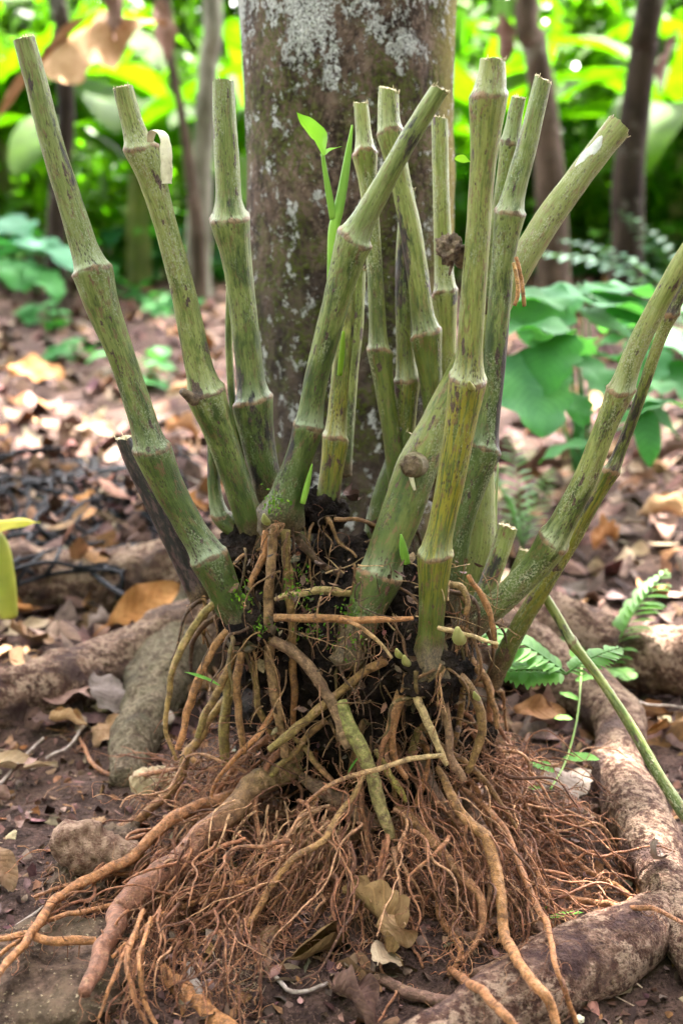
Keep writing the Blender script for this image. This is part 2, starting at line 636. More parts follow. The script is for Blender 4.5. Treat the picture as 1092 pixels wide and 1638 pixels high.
def m_dry(name, a, b):
    g = G(name)
    tc = g.coord()
    at_ = g.attr('tc').outputs['Vector']
    sx = g.n('SeparateXYZ')
    g.put(sx.inputs[0], at_)
    rnd = g.n('ObjectInfo').outputs['Random']
    n1 = g.noise(tc, 24, 4, .65)
    n2 = g.noise(tc, 150, 3, .6)
    c = g.mix(g.ss(n1, .33, .68), a, b)
    # side veins slope from the midrib
    ph = g.math('SUBTRACT', sx.outputs[0], g.math('MULTIPLY', g.math('ABSOLUTE', sx.outputs[1]), .8))
    wv = g.math('SINE', g.math('MULTIPLY', ph, 420))
    c = g.mix(g.math('MULTIPLY', g.ss(wv, .75, 1.0), .3), c, (b[0] * 1.4, b[1] * 1.35, b[2] * 1.25))
    c = g.mix(g.math('MULTIPLY', g.ss(n2, .6, .7), .5), c, (a[0] * .35, a[1] * .33, a[2] * .33))
    c = g.mix(1.0, c, g.mix(rnd, (.34, .32, .33), (.92, .88, .82)), 'MULTIPLY')
    g.bump(g.math('ADD', n1, g.math('MULTIPLY', wv, .12)), .5, .004)
    return g.done(c, .75, .12)


def m_leaf(name, trans=0.45, rough=0.45, tint=(1, 1, 1), veins=0.0):
    g = G(name)
    tc = g.coord()
    a = g.attr('col').outputs['Color']
    n = g.noise(tc, 9, 3, .6)
    c = g.mix(1.0, a, g.mix(g.ss(n, .3, .7), (.75, .8, .8), (1.25, 1.18, 1.1)), 'MULTIPLY')
    if veins:
        sx = g.n('SeparateXYZ')
        g.put(sx.inputs[0], g.attr('tc').outputs['Vector'])
        wv = g.math('SINE', g.math('MULTIPLY', g.math('SUBTRACT', sx.outputs[0], g.math('MULTIPLY', g.math('ABSOLUTE', sx.outputs[1]), .7)), veins))
        c = g.mix(g.math('MULTIPLY', g.ss(wv, .7, 1.0), .35), c, g.mix(1.0, c, (1.7, 1.6, 1.5), 'MULTIPLY'))
    m = g.done(c, rough, .15)
    tr = g.n('BsdfTranslucent')
    g.put(tr.inputs[0], g.mix(1.0, c, (1.05 * tint[0], 1.45 * tint[1], .4 * tint[2]), 'MULTIPLY'))
    mx = g.n('MixShader')
    mx.inputs[0].default_value = trans
    g.t.links.new(g.b.outputs[0], mx.inputs[1])
    g.t.links.new(tr.outputs[0], mx.inputs[2])
    g.t.links.new(mx.outputs[0], g.out.inputs[0])
    return m


def m_plain(name, a, b, sc=40, rough=.7, bump=.5, bd=.004):
    g = G(name)
    tc = g.coord()
    n1 = g.noise(tc, sc, 5, .65)
    n2 = g.noise(tc, sc * 5, 3, .6)
    c = g.mix(g.ss(n1, .33, .67), a, b)
    c = g.mix(g.math('MULTIPLY', g.ss(n2, .6, .7), .4), c, (a[0] * .4, a[1] * .4, a[2] * .4))
    g.bump(g.math('ADD', n1, n2), bump, bd)
    return g.done(c, rough, .3)


def m_bgbark(name, a, b):
    g = G(name)
    tc = g.coord()
    n1 = g.noise(g.scale(tc, (1, 1, .4)), 9, 5, .65)
    n2 = g.noise(tc, 5, 4, .6)
    c = g.mix(g.ss(n1, .35, .65), a, b)
    c = g.mix(g.math('MULTIPLY', g.ss(n2, .58, .68), .4), c, (0.22, 0.22, 0.18))
    g.bump(n1, .6, .02)
    return g.done(c, .85, .08)


def m_attr(name, rough=.8):
    g = G(name)
    tc = g.coord()
    n = g.noise(tc, 60, 4, .65)
    c = g.mix(1.0, g.attr('col').outputs['Color'], g.mix(g.ss(n, .3, .7), (.45, .42, .44), (1.1, 1.05, 1.02)), 'MULTIPLY')
    g.bump(n, .5, .004)
    return g.done(c, rough, .08)


M_STEM, M_ROOT, M_BALL, M_CUT = m_stem(), m_root(), m_soilball(), m_cut()
M_TRUNK, M_SROOT, M_GROUND, M_ROCK = m_trunk(), m_surfroot(), m_ground(), m_rock()
M_LEAF = m_leaf('green_leaf', .5)
M_BANANA = m_leaf('banana_leaf', .6, .65, veins=160)
M_SOFT = m_leaf('soft_green_leaf', .35, .7, veins=330)
M_FERN = m_leaf('fern_leaf', .4, .5)
M_SHOOT = m_leaf('young_shoot', .3, .4)
M_CROWN = m_leaf('crown_leaf', .35, .4)
M_LITTER = m_attr('litter_mix')
DRY = {
    'tan': m_dry('dry_leaf_tan', (0.33, 0.19, 0.095), (0.50, 0.33, 0.20)),
    'pinkish brown': m_dry('dry_leaf_pink_brown', (0.20, 0.115, 0.095), (0.33, 0.215, 0.18)),
    'dark brown': m_dry('dry_leaf_dark_brown', (0.075, 0.042, 0.035), (0.16, 0.095, 0.078)),
    'pale beige': m_dry('dry_leaf_beige', (0.38, 0.28, 0.19), (0.54, 0.43, 0.31)),
    'orange brown': m_dry('dry_leaf_orange', (0.34, 0.15, 0.05), (0.48, 0.25, 0.10)),
    'golden brown': m_dry('dry_leaf_golden', (0.17, 0.10, 0.042), (0.30, 0.195, 0.095)),
    'grey brown': m_dry('dry_leaf_grey', (0.22, 0.17, 0.145), (0.36, 0.30, 0.26)),
}

# ------------------------------------------------------------------ ground
mb = MB()
q = np.linspace(-1, 1, 361)
gx = np.sign(q) * (np.abs(q) * 1.6 + np.abs(q) ** 5 * 70)
gy = np.sign(q) * (np.abs(q) * 1.6 + np.abs(q) ** 5 * 70) + 0.3
X, Y = np.meshgrid(gx, gy, indexing='ij')
Z = gh(X, Y)
n = len(q)
i = np.arange(n - 1)[:, None] * n
j = np.arange(n - 1)[None]
mb.add(np.stack([X, Y, Z], -1).reshape(-1, 3), np.stack([i + j, i + n + j, i + n + 1 + j, i + 1 + j], -1).reshape(-1, 4))
tag(mb.build('ground', M_GROUND), 'dark reddish brown forest soil strewn with dead leaves', 'ground', kind='structure')


# ------------------------------------------------------------------ the big lichen tree
def bole(mb, pts, seg, step, lump, freq, lumpz=.5, **attrs):
    """a bark-covered round: rows x, y, z, radius"""
    C = spline(pts, step)
    P, R = C[:, :3], C[:, 3]
    T, N, B = frames(P)
    u = np.arange(seg) / seg * 2 * pi
    D = cos_(u)[None, :, None] * N[:, None] + sin_(u)[None, :, None] * B[:, None]
    V0 = P[:, None] + D * R[:, None, None]
    nz = fbm(V0 * np.array([freq, freq, freq * lumpz]) + 5.5, 3)
    RR = R[:, None] * (1 + lump * nz)
    tube(mb, P, RR, seg, **attrs)


TREE = thing('tree', (0.017, 0.75, 0), 'thick brown trunk crusted with white lichen right behind the cut stems', 'tree')
mb = MB()
bole(mb, [(0.02, .78, -.15, .38), (0.02, .77, .05, .30), (0.021, .76, .22, .232), (0.019, .755, .45, .203), (0.016, .75, .8, .197), (0.012, .75, 1.2, .196),
          (0.01, .75, 1.8, .19), (0.0, .78, 3.0, .18), (0.05, .85, 4.6, .15), (0.0, .9, 6.0, .10)], 72, .02, .035, 9)
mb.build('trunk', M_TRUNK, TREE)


def crown(mb, c, rad, n, size, col):
    """leaf clumps in an ellipsoid, uneven"""
    c = np.asarray(c, float)
    rad = np.asarray(rad, float)
    k = max(8, n // 70)
    d = RNG.normal(0, 1, (k, 3))
    d /= np.linalg.norm(d, axis=1)[:, None]
    K = c + d * rad * (RNG.random((k, 1)) ** .45)
    w = RNG.integers(0, k, n)
    P = K[w] + RNG.normal(0, .17, (n, 3)) * rad.mean() * (.5 + RNG.random((k, 1))[w])
    cc = np.asarray(col) * (0.7 + .6 * RNG.random((k, 1)))[w]
    leafcloud(mb, P, np.full(n, size), col=cc, cvar=.12)


mb = MB()
crown(mb, (0, 3.0, 6.0), (4.2, 2.6, 1.5), 3400, .34, (0.06, 0.11, 0.02))  # unseen crown, pushed toward the sun to keep the plant in shade
for k in range(14):
    a = k / 14 * 2 * pi + random.random() * .3
    e = np.array([3.2 * cos(a), 2.6 + 2.2 * sin(a), 5.6 + random.random()])
    b = np.array([0.02, .87, 4.3 + .1 * k])
    m_ = (b + e) / 2 + np.array([0, 0, .35])
    C = spline([(*b, .05), (*m_, .035), (*e, .012)], .15)
    tube(mb, C[:, :3], C[:, 3], 6, col=(0.08, 0.06, 0.05))
mb.build('crown', M_CROWN, TREE)


def surface_root(rows, last=None, moss=0.0, first=None, lump=.16, mend=None):
    """rows: photo x, y, width of a root lying on the ground"""
    pts = []
    for (px, py, w) in rows:
        p, t = gnd(px, py, .03)
        r = w / 2 / F * t
        p, t = gnd(px, py, r * .45)
        pts.append((*p, w / 2 / F * t))
    if first:
        pts.insert(0, first)
    if last:
        pts.append(last)
    C = spline(pts, .009)
    nn = len(C)
    mm = np.linspace(moss, moss if mend is None else mend, nn)
    mb = MB()
    seg = 56
    P, R = C[:, :3], C[:, 3]
    T, N, B = frames(P)
    u = np.arange(seg) / seg * 2 * pi
    D = cos_(u)[None, :, None] * N[:, None] + sin_(u)[None, :, None] * B[:, None]
    V0 = P[:, None] + D * R[:, None, None]
    RR = R[:, None] * (1 + lump * fbm(V0 * 9 + 1.7, 2) + .09 * fbm(V0 * 32, 3) + .03 * fbm(V0 * 110, 2))
    tube(mb, P, RR, seg, col=np.stack([mm, mm, mm], -1))
    return mb.build('surface_root', M_SROOT, TREE)


surface_root([(-120, 930, 120), (0, 925, 118), (110, 930, 112), (215, 930, 105)], (-.12, .95, .10, .12), moss=.0, mend=.3)
surface_root([(-120, 1140, 120), (0, 1125, 118), (100, 1103, 112), (190, 1068, 108)], (-.10, .75, .08, .12), moss=0, mend=.35)
surface_root([(196, 1250, 40), (215, 1195, 70), (240, 1140, 98), (275, 1070, 125), (335, 1000, 140)], (-.05, .72, .22, .15), moss=.75, mend=.9)
surface_root([(1135, 1560, 80), (1085, 1470, 84), (1035, 1345, 92), (990, 1235, 88), (955, 1120, 86)], (.12, .75, .12, .10), moss=.0, mend=.3)
surface_root([(1190, 1075, 110), (1080, 1055, 110), (970, 1040, 105)], (.14, .8, .12, .11), moss=0, mend=.3)
surface_root([(1110, 1420, 50), (1070, 1455, 74), (1000, 1505, 104), (900, 1555, 118), (800, 1610, 112), (690, 1668, 100), (600, 1720, 80)], lump=.2)


# ------------------------------------------------------------------ rocks
def rock(px, py, sx, sy, sz, label, rot=0.0, seed=0, z=0.0, name='rock', mat=None):
    p, _ = gnd(px, py, z)
    mb = MB()
    nu, nv = 90, 50
    u = np.arange(nu) / nu * 2 * pi
    v = np.linspace(0.001, pi - .001, nv)
    U, V = np.meshgrid(u, v)
    D = np.stack([sin_(V) * cos_(U), sin_(V) * sin_(U), cos_(V)], -1)
    D = np.sign(D) * np.abs(D) ** .8
    r = 1 + .22 * fbm(D * 1.6 + seed * 7.7, 2) + .09 * fbm(D * 5 + seed, 3) + .03 * fbm(D * 19 + seed, 2)
    W = D * r[..., None] * np.array([sx, sy, sz])
    c, s = cos(rot), sin(rot)
    W = np.stack([W[..., 0] * c - W[..., 1] * s, W[..., 0] * s + W[..., 1] * c, W[..., 2]], -1) + p
    mb.add(W.reshape(-1, 3), ringfaces(nv, nu)[:, ::-1])
    o = mb.build(name, mat or M_ROCK, origin=p)
    tag(o, label, 'rock', 'rocks beside the roots')


rock(50, 1595, .13, .11, .042, 'broad flat brown rock under the leftmost root tips', .5, 1)
rock(165, 1400, .055, .095, .05, 'rounded dark rock under the pale knobbly root chunk', -.3, 2)
rock(245, 1262, .035, .028, .036, 'small tan rock wrapped in fine roots left of the root ball', .2, 3, mat=m_plain('tan_rock', (.28, .2, .11), (.42, .33, .2), 50))


# ------------------------------------------------------------------ the uprooted kava plant
KAVA = thing('kava_plant', (0, 0, 0), 'uprooted plant of cut green jointed stems standing on a mass of orange brown roots', 'plant')


def stem(rows, y0, y1, top=True, blk=(), yel=0.0, moss=0.0, pale=.5, rust=.2, step=.004, seg=28, ybend=0.0, mid=None, foot=.12, name='stem', label=None, slant=None):
    """rows (photo x, y, width, 'n' where a node sits), from the cut top down; depth runs from y0 to y1"""
    ys = np.array([r[1] for r in rows], float)
    k = (ys - ys[0]) / (ys[-1] - ys[0] + 1e-9)
    pts, nodes = [], []
    for r, kk in zip(rows, k):
        Yd = y0 + (y1 - y0) * kk + ybend * 4 * kk * (1 - kk)
        p, t = at(r[0], r[1], Yd)
        rad = r[2] / 2 / F * t
        if len(r) > 3:
            nodes.append((len(pts), rad * .99))
        pts.append((*p, rad * (.86 if r[2] < 62 else .93)))
    pts = np.array(pts)
    base = pts.copy()
    for (ix, rad) in nodes:               # internode radius at the node: mean of the neighbours
        nb = [pts[q_, 3] for q_ in (ix - 1, ix + 1) if 0 <= q_ < len(pts) and q_ not in [a for a, _ in nodes]]
        base[ix, 3] = np.mean(nb) if nb else rad * .8
    C = spline(base, step)
    P = C[:, :3]
    R = C[:, 3].copy()
    s = np.concatenate([[0], np.cumsum(np.linalg.norm(np.diff(P, axis=0), axis=1))])
    T, N, B = frames(P)
    u = np.arange(seg) / seg * 2 * pi
    off = RNG.random(3) * 50
    D = cos_(u)[None, :, None] * N[:, None] + sin_(u)[None, :, None] * B[:, None]
    SS = np.repeat(s[:, None], seg, 1)
    RR = np.repeat(R[:, None], seg, 1)
    ring = np.zeros_like(SS)
    bloom = np.zeros_like(SS)
    rusty = np.zeros_like(SS)
    for (ix, rad) in nodes:
        i0 = int(np.argmin(np.linalg.norm(P - base[ix, :3], axis=1)))
        a0 = RNG.random() * 2 * pi
        d = SS - s[i0] + RNG.uniform(.002, .006) * cos_(u - a0)[None] + .0012 * np.sin(3 * u + a0 * 2)[None] + .0008 * np.sin(7 * u + a0 * 5)[None]      # + is below the ring
        amp = max(rad - R[i0], rad * .12) * 1.12
        bump = np.where(d < 0, np.exp(-(np.abs(d) / .013) ** 1.15) * .88, np.exp(-(np.abs(d) / (rad * 1.75)) ** 1.35))
        rid = np.exp(-((d + .0005) / .0026) ** 2)
        RR = RR + amp * bump + rid * .0010 - np.exp(-((d + .006) / .003) ** 2) * .0007
        ring = np.maximum(ring, np.exp(-((d - .0010) / .0048) ** 2) * (.82 + .25 * np.sin(2 * u + a0 * 3)[None] * np.sin(5 * u + a0)[None]))
        rusty = np.maximum(rusty, np.where(d > -.002, np.exp(-(np.abs(d) / .020) ** 1.4), 0) * RNG.uniform(.1, .9))
        bloom = np.maximum(bloom, np.where(d < 0, np.exp(-(np.abs(d + .004) / .018) ** 1.3), np.exp(-(d / .004) ** 2)) * RNG.uniform(.3, .65))
    kk = s / s[-1]
    V0 = P[:, None] + D * RR[..., None]
    RR = RR * (1 + .05 * fbm(V0 * np.array([30, 30, 11]) + off, 2) + .016 * fbm(V0 * np.array([85, 85, 45]), 3))
    RR = RR * (1 + .30 * np.clip((kk[:, None] - 1 + foot) / foot, 0, 1) * fbm(V0 * 45 + off, 2))
    mb = MB()
    kk = s / s[-1]
    G_ = np.zeros_like(SS)
    for (a, b, amt, ang) in blk:          # black patch between fractions a and b on one side
        w = np.clip((kk - a) / .12 + .3, 0, 1) * np.clip((b - kk) / .12 + .3, 0, 1)
        sd = np.array([1.0]) if ang is None else np.clip(cos_(np.arctan2(D[..., 2] * 0 + D[..., 1], D[..., 0]) - ang) * 1.5 - .1, 0, 1)
        G_ = np.maximum(G_, w[:, None] * amt * sd)
    lowg = np.clip((kk - .55) / .45, 0, 1)[:, None]
    Bv = yel * np.clip(.25 + np.sin(np.clip((kk[:, None] - .38) / .5, 0, 1) * pi), 0, 1) + 0 * SS
    Av = np.clip(moss + RNG.uniform(0, .2) + .55 * lowg, 0, 1) + np.zeros_like(SS)
    pl = np.clip(pale + .35 - .75 * kk[:, None], 0, 1) + np.zeros_like(SS)
    tc = np.stack([cos_(u)[None] * R.mean() + 0 * SS, sin_(u)[None] * R.mean() + 0 * SS, SS], -1) + off
    pig = np.stack([ring, G_, Bv, Av], -1).reshape(-1, 4)
    pig2 = np.stack([bloom, pl, rust + .7 * rusty, np.clip((kk[:, None] - 1 + foot) / foot, 0, 1) + 0 * SS], -1).reshape(-1, 4)
    pig3 = np.stack([Av, pig2[:, 3].reshape(SS.shape), 0 * SS], -1).reshape(-1, 3)
    # slanted, slightly ragged cut
    sl_a = RNG.random() * 2 * pi
    sla = RNG.uniform(.05, .3) if slant is None else slant
    V = P[:, None] + D * RR[..., None]
    if top:
        cut = sla * RR[0] * cos_(u - sl_a) + RNG.normal(0, .0009, seg)
        for q_ in range(7):
            V[q_] += T[0] * (cut * (1 - q_ / 7))[:, None]
    n_ = len(P)
    Q = ringfaces(n_, seg)
    endc = P[-1] + T[-1] * R[-1] * .5
    VV = np.concatenate([V.reshape(-1, 3), [endc]])
    j = np.arange(seg)
    Tr = np.stack([(n_ - 1) * seg + j, (n_ - 1) * seg + (j + 1) % seg, np.full(seg, n_ * seg)], -1)
    mb.add(VV, Q, Tr, tc=np.concatenate([tc.reshape(-1, 3), tc.reshape(-1, 3)[-1:]]), pig=np.concatenate([pig, pig[-1:]]), pig2=np.concatenate([pig2, pig2[-1:]]), pig3=np.concatenate([pig3, pig3[-1:]]))
    o = mb.build(name, M_STEM, KAVA)
    if label:
        o['label'] = label
    if top:
        c = MB()
        rim = V[0]
        cen = rim.mean(0)
        rings = [rim + T[0] * .0002]
        for f_, dz in ((.9, -.0012), (.65, .001), (.35, .0002)):
            rings.append(cen + (rim - cen) * f_ - T[0] * dz + RNG.normal(0, .0009, (seg, 3)))
        vv = np.concatenate(rings + [[cen + T[0] * .001]])
        qq = ringfaces(4, seg)
        tt = np.stack([3 * seg + j, 3 * seg + (j + 1) % seg, np.full(seg, 4 * seg)], -1)
        c.add(vv, qq, tt)
        # torn fibres on the rim
        for k_ in range(5):
            a_ = int(RNG.integers(0, seg))
            p0 = rim[a_]
            tube(c, [p0 + T[0] * .002, p0 - T[0] * RNG.uniform(.002, .006) + D[0, a_] * RNG.uniform(-.002, .003)], [.0011, .0003], 4)
        ce = c.build('cut_end', M_CUT, o, KAVA['_o'])
    return o, P, R


N_ = 'n'
PI = pi
stem([(39, 62, 40), (58, 130, 42), (78, 210, 44), (108, 310, 46), (135, 395, 50), (148, 432, 66, N_), (168, 500, 55), (198, 580, 50), (222, 650, 50),
      (243, 715, 62, N_), (268, 775, 55), (302, 840, 54), (333, 890, 62, N_), (362, 950, 56), (388, 1000, 60), (400, 1028, 74)], -.06, -.04,
     pale=.55, rust=.55, moss=.12, blk=((.05, .28, .5, 0.2), (.2, .26, .35, 2.6)), label='leftmost tall stem with a brown streaked top')
stem([(197, 140, 38), (210, 190, 40), (225, 236, 56, N_), (245, 290, 44), (268, 370, 43), (292, 460, 46), (312, 560, 50), (328, 625, 64, N_), (352, 690, 54),
      (378, 770, 52), (398, 830, 54), (412, 880, 60)], .02, .05, pale=.62, rust=.25, label='pale stem with a strip of skin peeled back near its top')
stem([(357, 132, 41), (360, 200, 44), (364, 270, 48), (368, 347, 65, N_), (378, 410, 48), (388, 490, 50), (397, 570, 52), (404, 640, 66, N_), (412, 700, 56),
      (424, 760, 52), (432, 810, 50)], .09, .08, pale=.5, rust=.3, moss=.1, blk=((.62, 1.0, .42, None),))
s4, s4P, s4R = stem([(703, 142, 33), (678, 182, 36), (640, 245, 37), (602, 315, 42), (568, 380, 60, N_), (548, 445, 48), (525, 530, 47), (505, 610, 44), (494, 680, 50, N_),
      (478, 735, 52), (460, 790, 62), (447, 830, 76), (445, 852, 66)], -.06, .0, pale=.5, rust=.35, blk=((.02, .18, .35, None), (.74, .86, .8, 3.0)), moss=.08,
     label='diagonal stem leaning right across the trunk')
stem([(577, 166, 26), (580, 200, 28), (584, 246, 40, N_), (590, 310, 30), (597, 400, 29), (602, 490, 31), (606, 562, 40, N_), (614, 620, 34), (625, 690, 33), (632, 750, 34), (636, 820, 34)],
     .17, .10, pale=.4, moss=.15, yel=.15)
stem([(622, 143, 39), (621, 175, 41), (624, 212, 47, N_), (638, 280, 38), (655, 360, 40), (668, 440, 40), (675, 500, 42), (681, 534, 52, N_), (688, 600, 40), (696, 680, 38), (700, 760, 38)],
     .13, .10, pale=.45, blk=((.28, .52, .75, 3.1),), moss=.05, yel=.2)
stem([(703, 188, 30), (704, 260, 31), (706, 340, 32), (709, 420, 34), (711, 468, 43, N_), (714, 540, 34), (712, 620, 36), (708, 700, 36), (700, 800, 36)], .20, .12, pale=.75,
     blk=((.3, .52, .4, 0.0),), yel=.25)
s8, s8P, s8R = stem([(787, 95, 47), (785, 125, 51), (781, 152, 62, N_), (776, 215, 50), (769, 300, 45), (762, 400, 45), (755, 490, 46), (750, 560, 47), (747, 603, 60, N_), (738, 670, 55),
      (722, 760, 54), (708, 830, 50), (697, 884, 56, N_), (692, 950, 49), (688, 1020, 52), (688, 1060, 78), (688, 1082, 96)], -.10, -.08, pale=.52, rust=.6, yel=.95,
     label='tallest front stem with a yellow streaked lower part', slant=.05)
stem([(988, 203, 50), (960, 238, 50), (920, 290, 50), (880, 345, 51), (842, 405, 52), (805, 470, 52), (768, 540, 54), (730, 612, 59), (696, 680, 61), (668, 745, 71), (645, 810, 71), (623, 870, 68),
      (607, 920, 76, N_), (587, 970, 61), (564, 1020, 60), (548, 1060, 68)], .20, -.055, pale=.6, rust=.45, moss=.45, blk=((.47, .56, .35, None),), label='thick stem forking right to a pale scraped cut end', slant=.1)
stem([(868, 127, 33), (855, 180, 35), (840, 240, 38), (826, 290, 40), (815, 338, 50, N_), (806, 400, 42), (799, 480, 42), (792, 560, 43), (784, 640, 42), (774, 715, 54, N_), (757, 770, 46), (740, 830, 42),
      (728, 900, 40), (715, 980, 40)], .04, .02, pale=.42, rust=.35, moss=.1, blk=((.42, .72, .95, 0.3),), label='stem with a ragged black strip down its side')
stem([(829, 156, 27), (822, 190, 28), (815, 232, 34, N_), (806, 290, 30), (797, 350, 30), (788, 420, 32), (780, 500, 32)], .10, .10, pale=.85, rust=.3)
stem([(1128, 358, 36), (1084, 430, 37), (1047, 497, 38), (1016, 560, 40), (993, 621, 47, N_), (963, 696, 41), (937, 762, 44), (912, 812, 46), (886, 862, 55, N_), (856, 905, 50), (815, 948, 50), (768, 990, 48), (738, 1014, 50)], -.12, -.03, pale=.6, rust=.15, blk=((.9, 1.0, .4, None),), moss=.1, label='bent stem reaching out of frame on the right')
stem([(1114, 415, 20), (1092, 460, 22), (1072, 502, 28, N_), (1047, 564, 21), (1025, 630, 21), (1001, 696, 22), (977, 753, 29, N_), (945, 810, 25), (915, 865, 28), (880, 920, 32), (840, 985, 34), (810, 1040, 35),
      (785, 1095, 32)], -.06, .06, pale=.3, yel=.6, blk=((.0, .12, .7, None), (.16, .62, .38, None)), moss=.1, label='thin yellow green stem with black blotches')
stem([(198, 700, 30), (215, 740, 34), (245, 800, 36), (275, 860, 38), (302, 915, 42), (322, 958, 46)], .04, .02, pale=.1, rust=.9, blk=((-.15, 1.1, .92, None),), label='blackened rotten stub at the left')
stem([(340, 690, 20), (341, 740, 22), (344, 790, 25), (354, 825, 32, N_), (378, 850, 34), (400, 870, 34)], .08, .06, pale=.2, moss=.3, blk=((.0, .45, .35, None),))
stem([(368, 455, 14), (366, 540, 13), (370, 620, 14), (378, 680, 16), (388, 740, 16)], .13, .11, pale=.5)
stem([(556, 455, 30), (552, 520, 32), (545, 590, 34), (540, 650, 35), (536, 700, 42, N_), (530, 750, 40), (524, 795, 46), (520, 830, 56)], .10, .07, pale=.3, yel=.75, rust=.35, blk=((.1, .35, .4, 0.),))
stem([(572, 430, 30), (568, 520, 30), (560, 600, 30), (554, 680, 30), (548, 760, 32)], .18, .14, pale=.65, blk=((.3, .8, .4, 0.),))
stem([(652, 300, 26), (645, 420, 30), (648, 560, 34), (650, 608, 42, N_), (648, 680, 38), (644, 760, 38), (640, 850, 40)], .17, .12, pale=.3, yel=.45, blk=((.1, .35, .5, None), (.5, .56, .8, None)), moss=.2)
stem([(770, 715, 40), (768, 790, 54), (760, 870, 66), (746, 940, 70), (735, 1000, 70)], .16, .10, pale=.75, moss=.35, rust=.1, label='thick grey green stub behind the front stems')
stem([(812, 842, 36), (800, 880, 36), (784, 925, 36), (768, 970, 36)], .06, .03, pale=.7, rust=.9, blk=((.3, .8, .45, None),), label='short brown cut stub behind the bent stem')
stem([(838, 880, 20), (818, 930, 22), (795, 985, 24)], .09, .06, pale=.3, moss=.3)
stem([(652, 690, 40), (622, 770, 42), (606, 830, 46), (596, 900, 48)], .13, .1, pale=.1, moss=.7)
stem([(860, 936, 17), (893, 990, 18, ), (915, 1028, 19, N_), (960, 1088, 17), (1010, 1165, 20), (1050, 1235, 22), (1085, 1290, 24), (1125, 1350, 25)], .05, -.16, pale=.45, moss=.35, blk=((.1, .3, .45, None), (.6, .8, .35, None)), seg=18,
     label='thin spotted stem slanting down to the right over the root log')

# ---- rootstock: a knobbly dark lump with the stem feet growing from it
mb = MB()


def lump(mb, c, r, seed, amp=.28, nu=48, nv=30, fr=2.2):
    u = np.arange(nu) / nu * 2 * pi
    v = np.linspace(.001, pi - .001, nv)
    U, V = np.meshgrid(u, v)
    D = np.stack([sin_(V) * cos_(U), sin_(V) * sin_(U), cos_(V)], -1)
    rr = 1 + amp * fbm(D * fr + seed * 3.3, 3) + .10 * fbm(D * 9 + seed, 3)
    mb.add((np.asarray(c) + D * rr[..., None] * np.asarray(r)).reshape(-1, 3), ringfaces(nv, nu)[:, ::-1])


lump(mb, (.0, .05, .30), (.125, .10, .13), 1)
lump(mb, (.09, .03, .25), (.10, .09, .12), 2)
lump(mb, (-.09, .05, .31), (.075, .08, .09), 3)
lump(mb, (.02, .10, .14), (.19, .16, .15), 4)
p, t = at(688, 1072, -.075)
lump(mb, p, (.055, .045, .035), 5)
p, t = at(400, 1000, -.03)
lump(mb, p, (.042, .04, .04), 6)
p, t = at(515, 815, .08)
lump(mb, p, (.04, .04, .035), 8)
p, t = at(400, 885, .06)
lump(mb, p, (.045, .045, .05), 9)
mb.build('rootstock', M_BALL, KAVA)

# ---- roots traced from the photograph
OLIVE, BROWN, RED, PALE, DARK, ORANGE = (.24, .19, .066), (.25, .14, .060), (.30, .14, .075), (.48, .37, .19), (.05, .033, .028), (.37, .175, .075)


def root(rows, y0, y1=None, c0=BROWN, c1=None, wig=.0025, seg=12, ybend=0.0, label=None, step=.005, lump_=.20, grad=1.0):
    c1 = c1 or c0
    n_ = len(rows)
    L_ = np.concatenate([[0], np.cumsum([math.hypot(rows[i_ + 1][0] - rows[i_][0], rows[i_ + 1][1] - rows[i_][1]) for i_ in range(n_ - 1)])])
    L_ = L_ / L_[-1]
    if y1 is None:
        y1 = gnd(rows[-1][0], rows[-1][1], .006)[0][1]
    pts = []
    for row, k in zip(rows, L_):
        px, py, w = row[:3]
        Yd = y0 + (y1 - y0) * k + ybend * 4 * k * (1 - k)
        Yg = gnd(px, py, max(w / 2 / F * 1.5 * .8, row[3] if len(row) > 3 else 0))[0][1]
        Yd = min(Yd, Yg)
        p, t = at(px, py, Yd)
        pts.append((*p, w * .86 / 2 / F * t))
    C = spline(pts, step)
    P, R = C[:, :3], C[:, 3]
    off = RNG.random(3) * 40
    s = np.arange(len(P)) * step
    for ax in range(3):
        P[:, ax] += wig * fbm(np.stack([s * 28 + off[ax], s * 0 + ax * 7, s * 0], -1), 2)
    u = np.arange(seg) / seg * 2 * pi
    nz = fbm(np.stack([np.repeat(s[:, None], seg, 1) * 62 + off[0], cos_(u)[None] + 0 * s[:, None] + off[1], sin_(u)[None] + 0 * s[:, None]], -1), 2)
    RR = R[:, None] * (1 + lump_ * nz)
    k = np.clip(np.linspace(0, 1, len(P))[:, None] * grad, 0, 1)
    cc = np.asarray(c0) * (1 - k) + np.asarray(c1) * k
    mb = MB()
    tube(mb, P, RR, seg, col=cc)
    o = mb.build('root', M_ROOT, KAVA)
    if label:
        o['label'] = label
    TR.append((P, R, c1))
    return o


TR = []
# the heavy ones on the ground
root([(520, 1190, 30), (480, 1217, 42), (440, 1240, 46), (400, 1267, 47), (350, 1317, 46), (280, 1382, 44), (240, 1408, 46), (212, 1432, 46), (190, 1462, 40, .05), (183, 1490, 34, .07), (165, 1525, 34, .08), (138, 1585, 24, .075)], .0, None,
     (.17, .145, .055), (.22, .105, .070), wig=.004, seg=24, grad=2.2, label='thickest root, ending in a pale snapped tip at lower left', lump_=.14)
root([(470, 1240, 20), (395, 1267, 25), (310, 1292, 24), (250, 1332, 22), (210, 1372, 21), (165, 1397, 20, .06), (100, 1432, 18, .06), (40, 1507, 16, .08), (-20, 1580, 14, .08)], .0, None, RED, ORANGE)
root([(420, 1060, 16), (365, 1112, 16), (322, 1175, 17), (298, 1210, 18), (280, 1257, 18), (225, 1307, 18), (165, 1337, 16)], .0, None, OLIVE, RED)
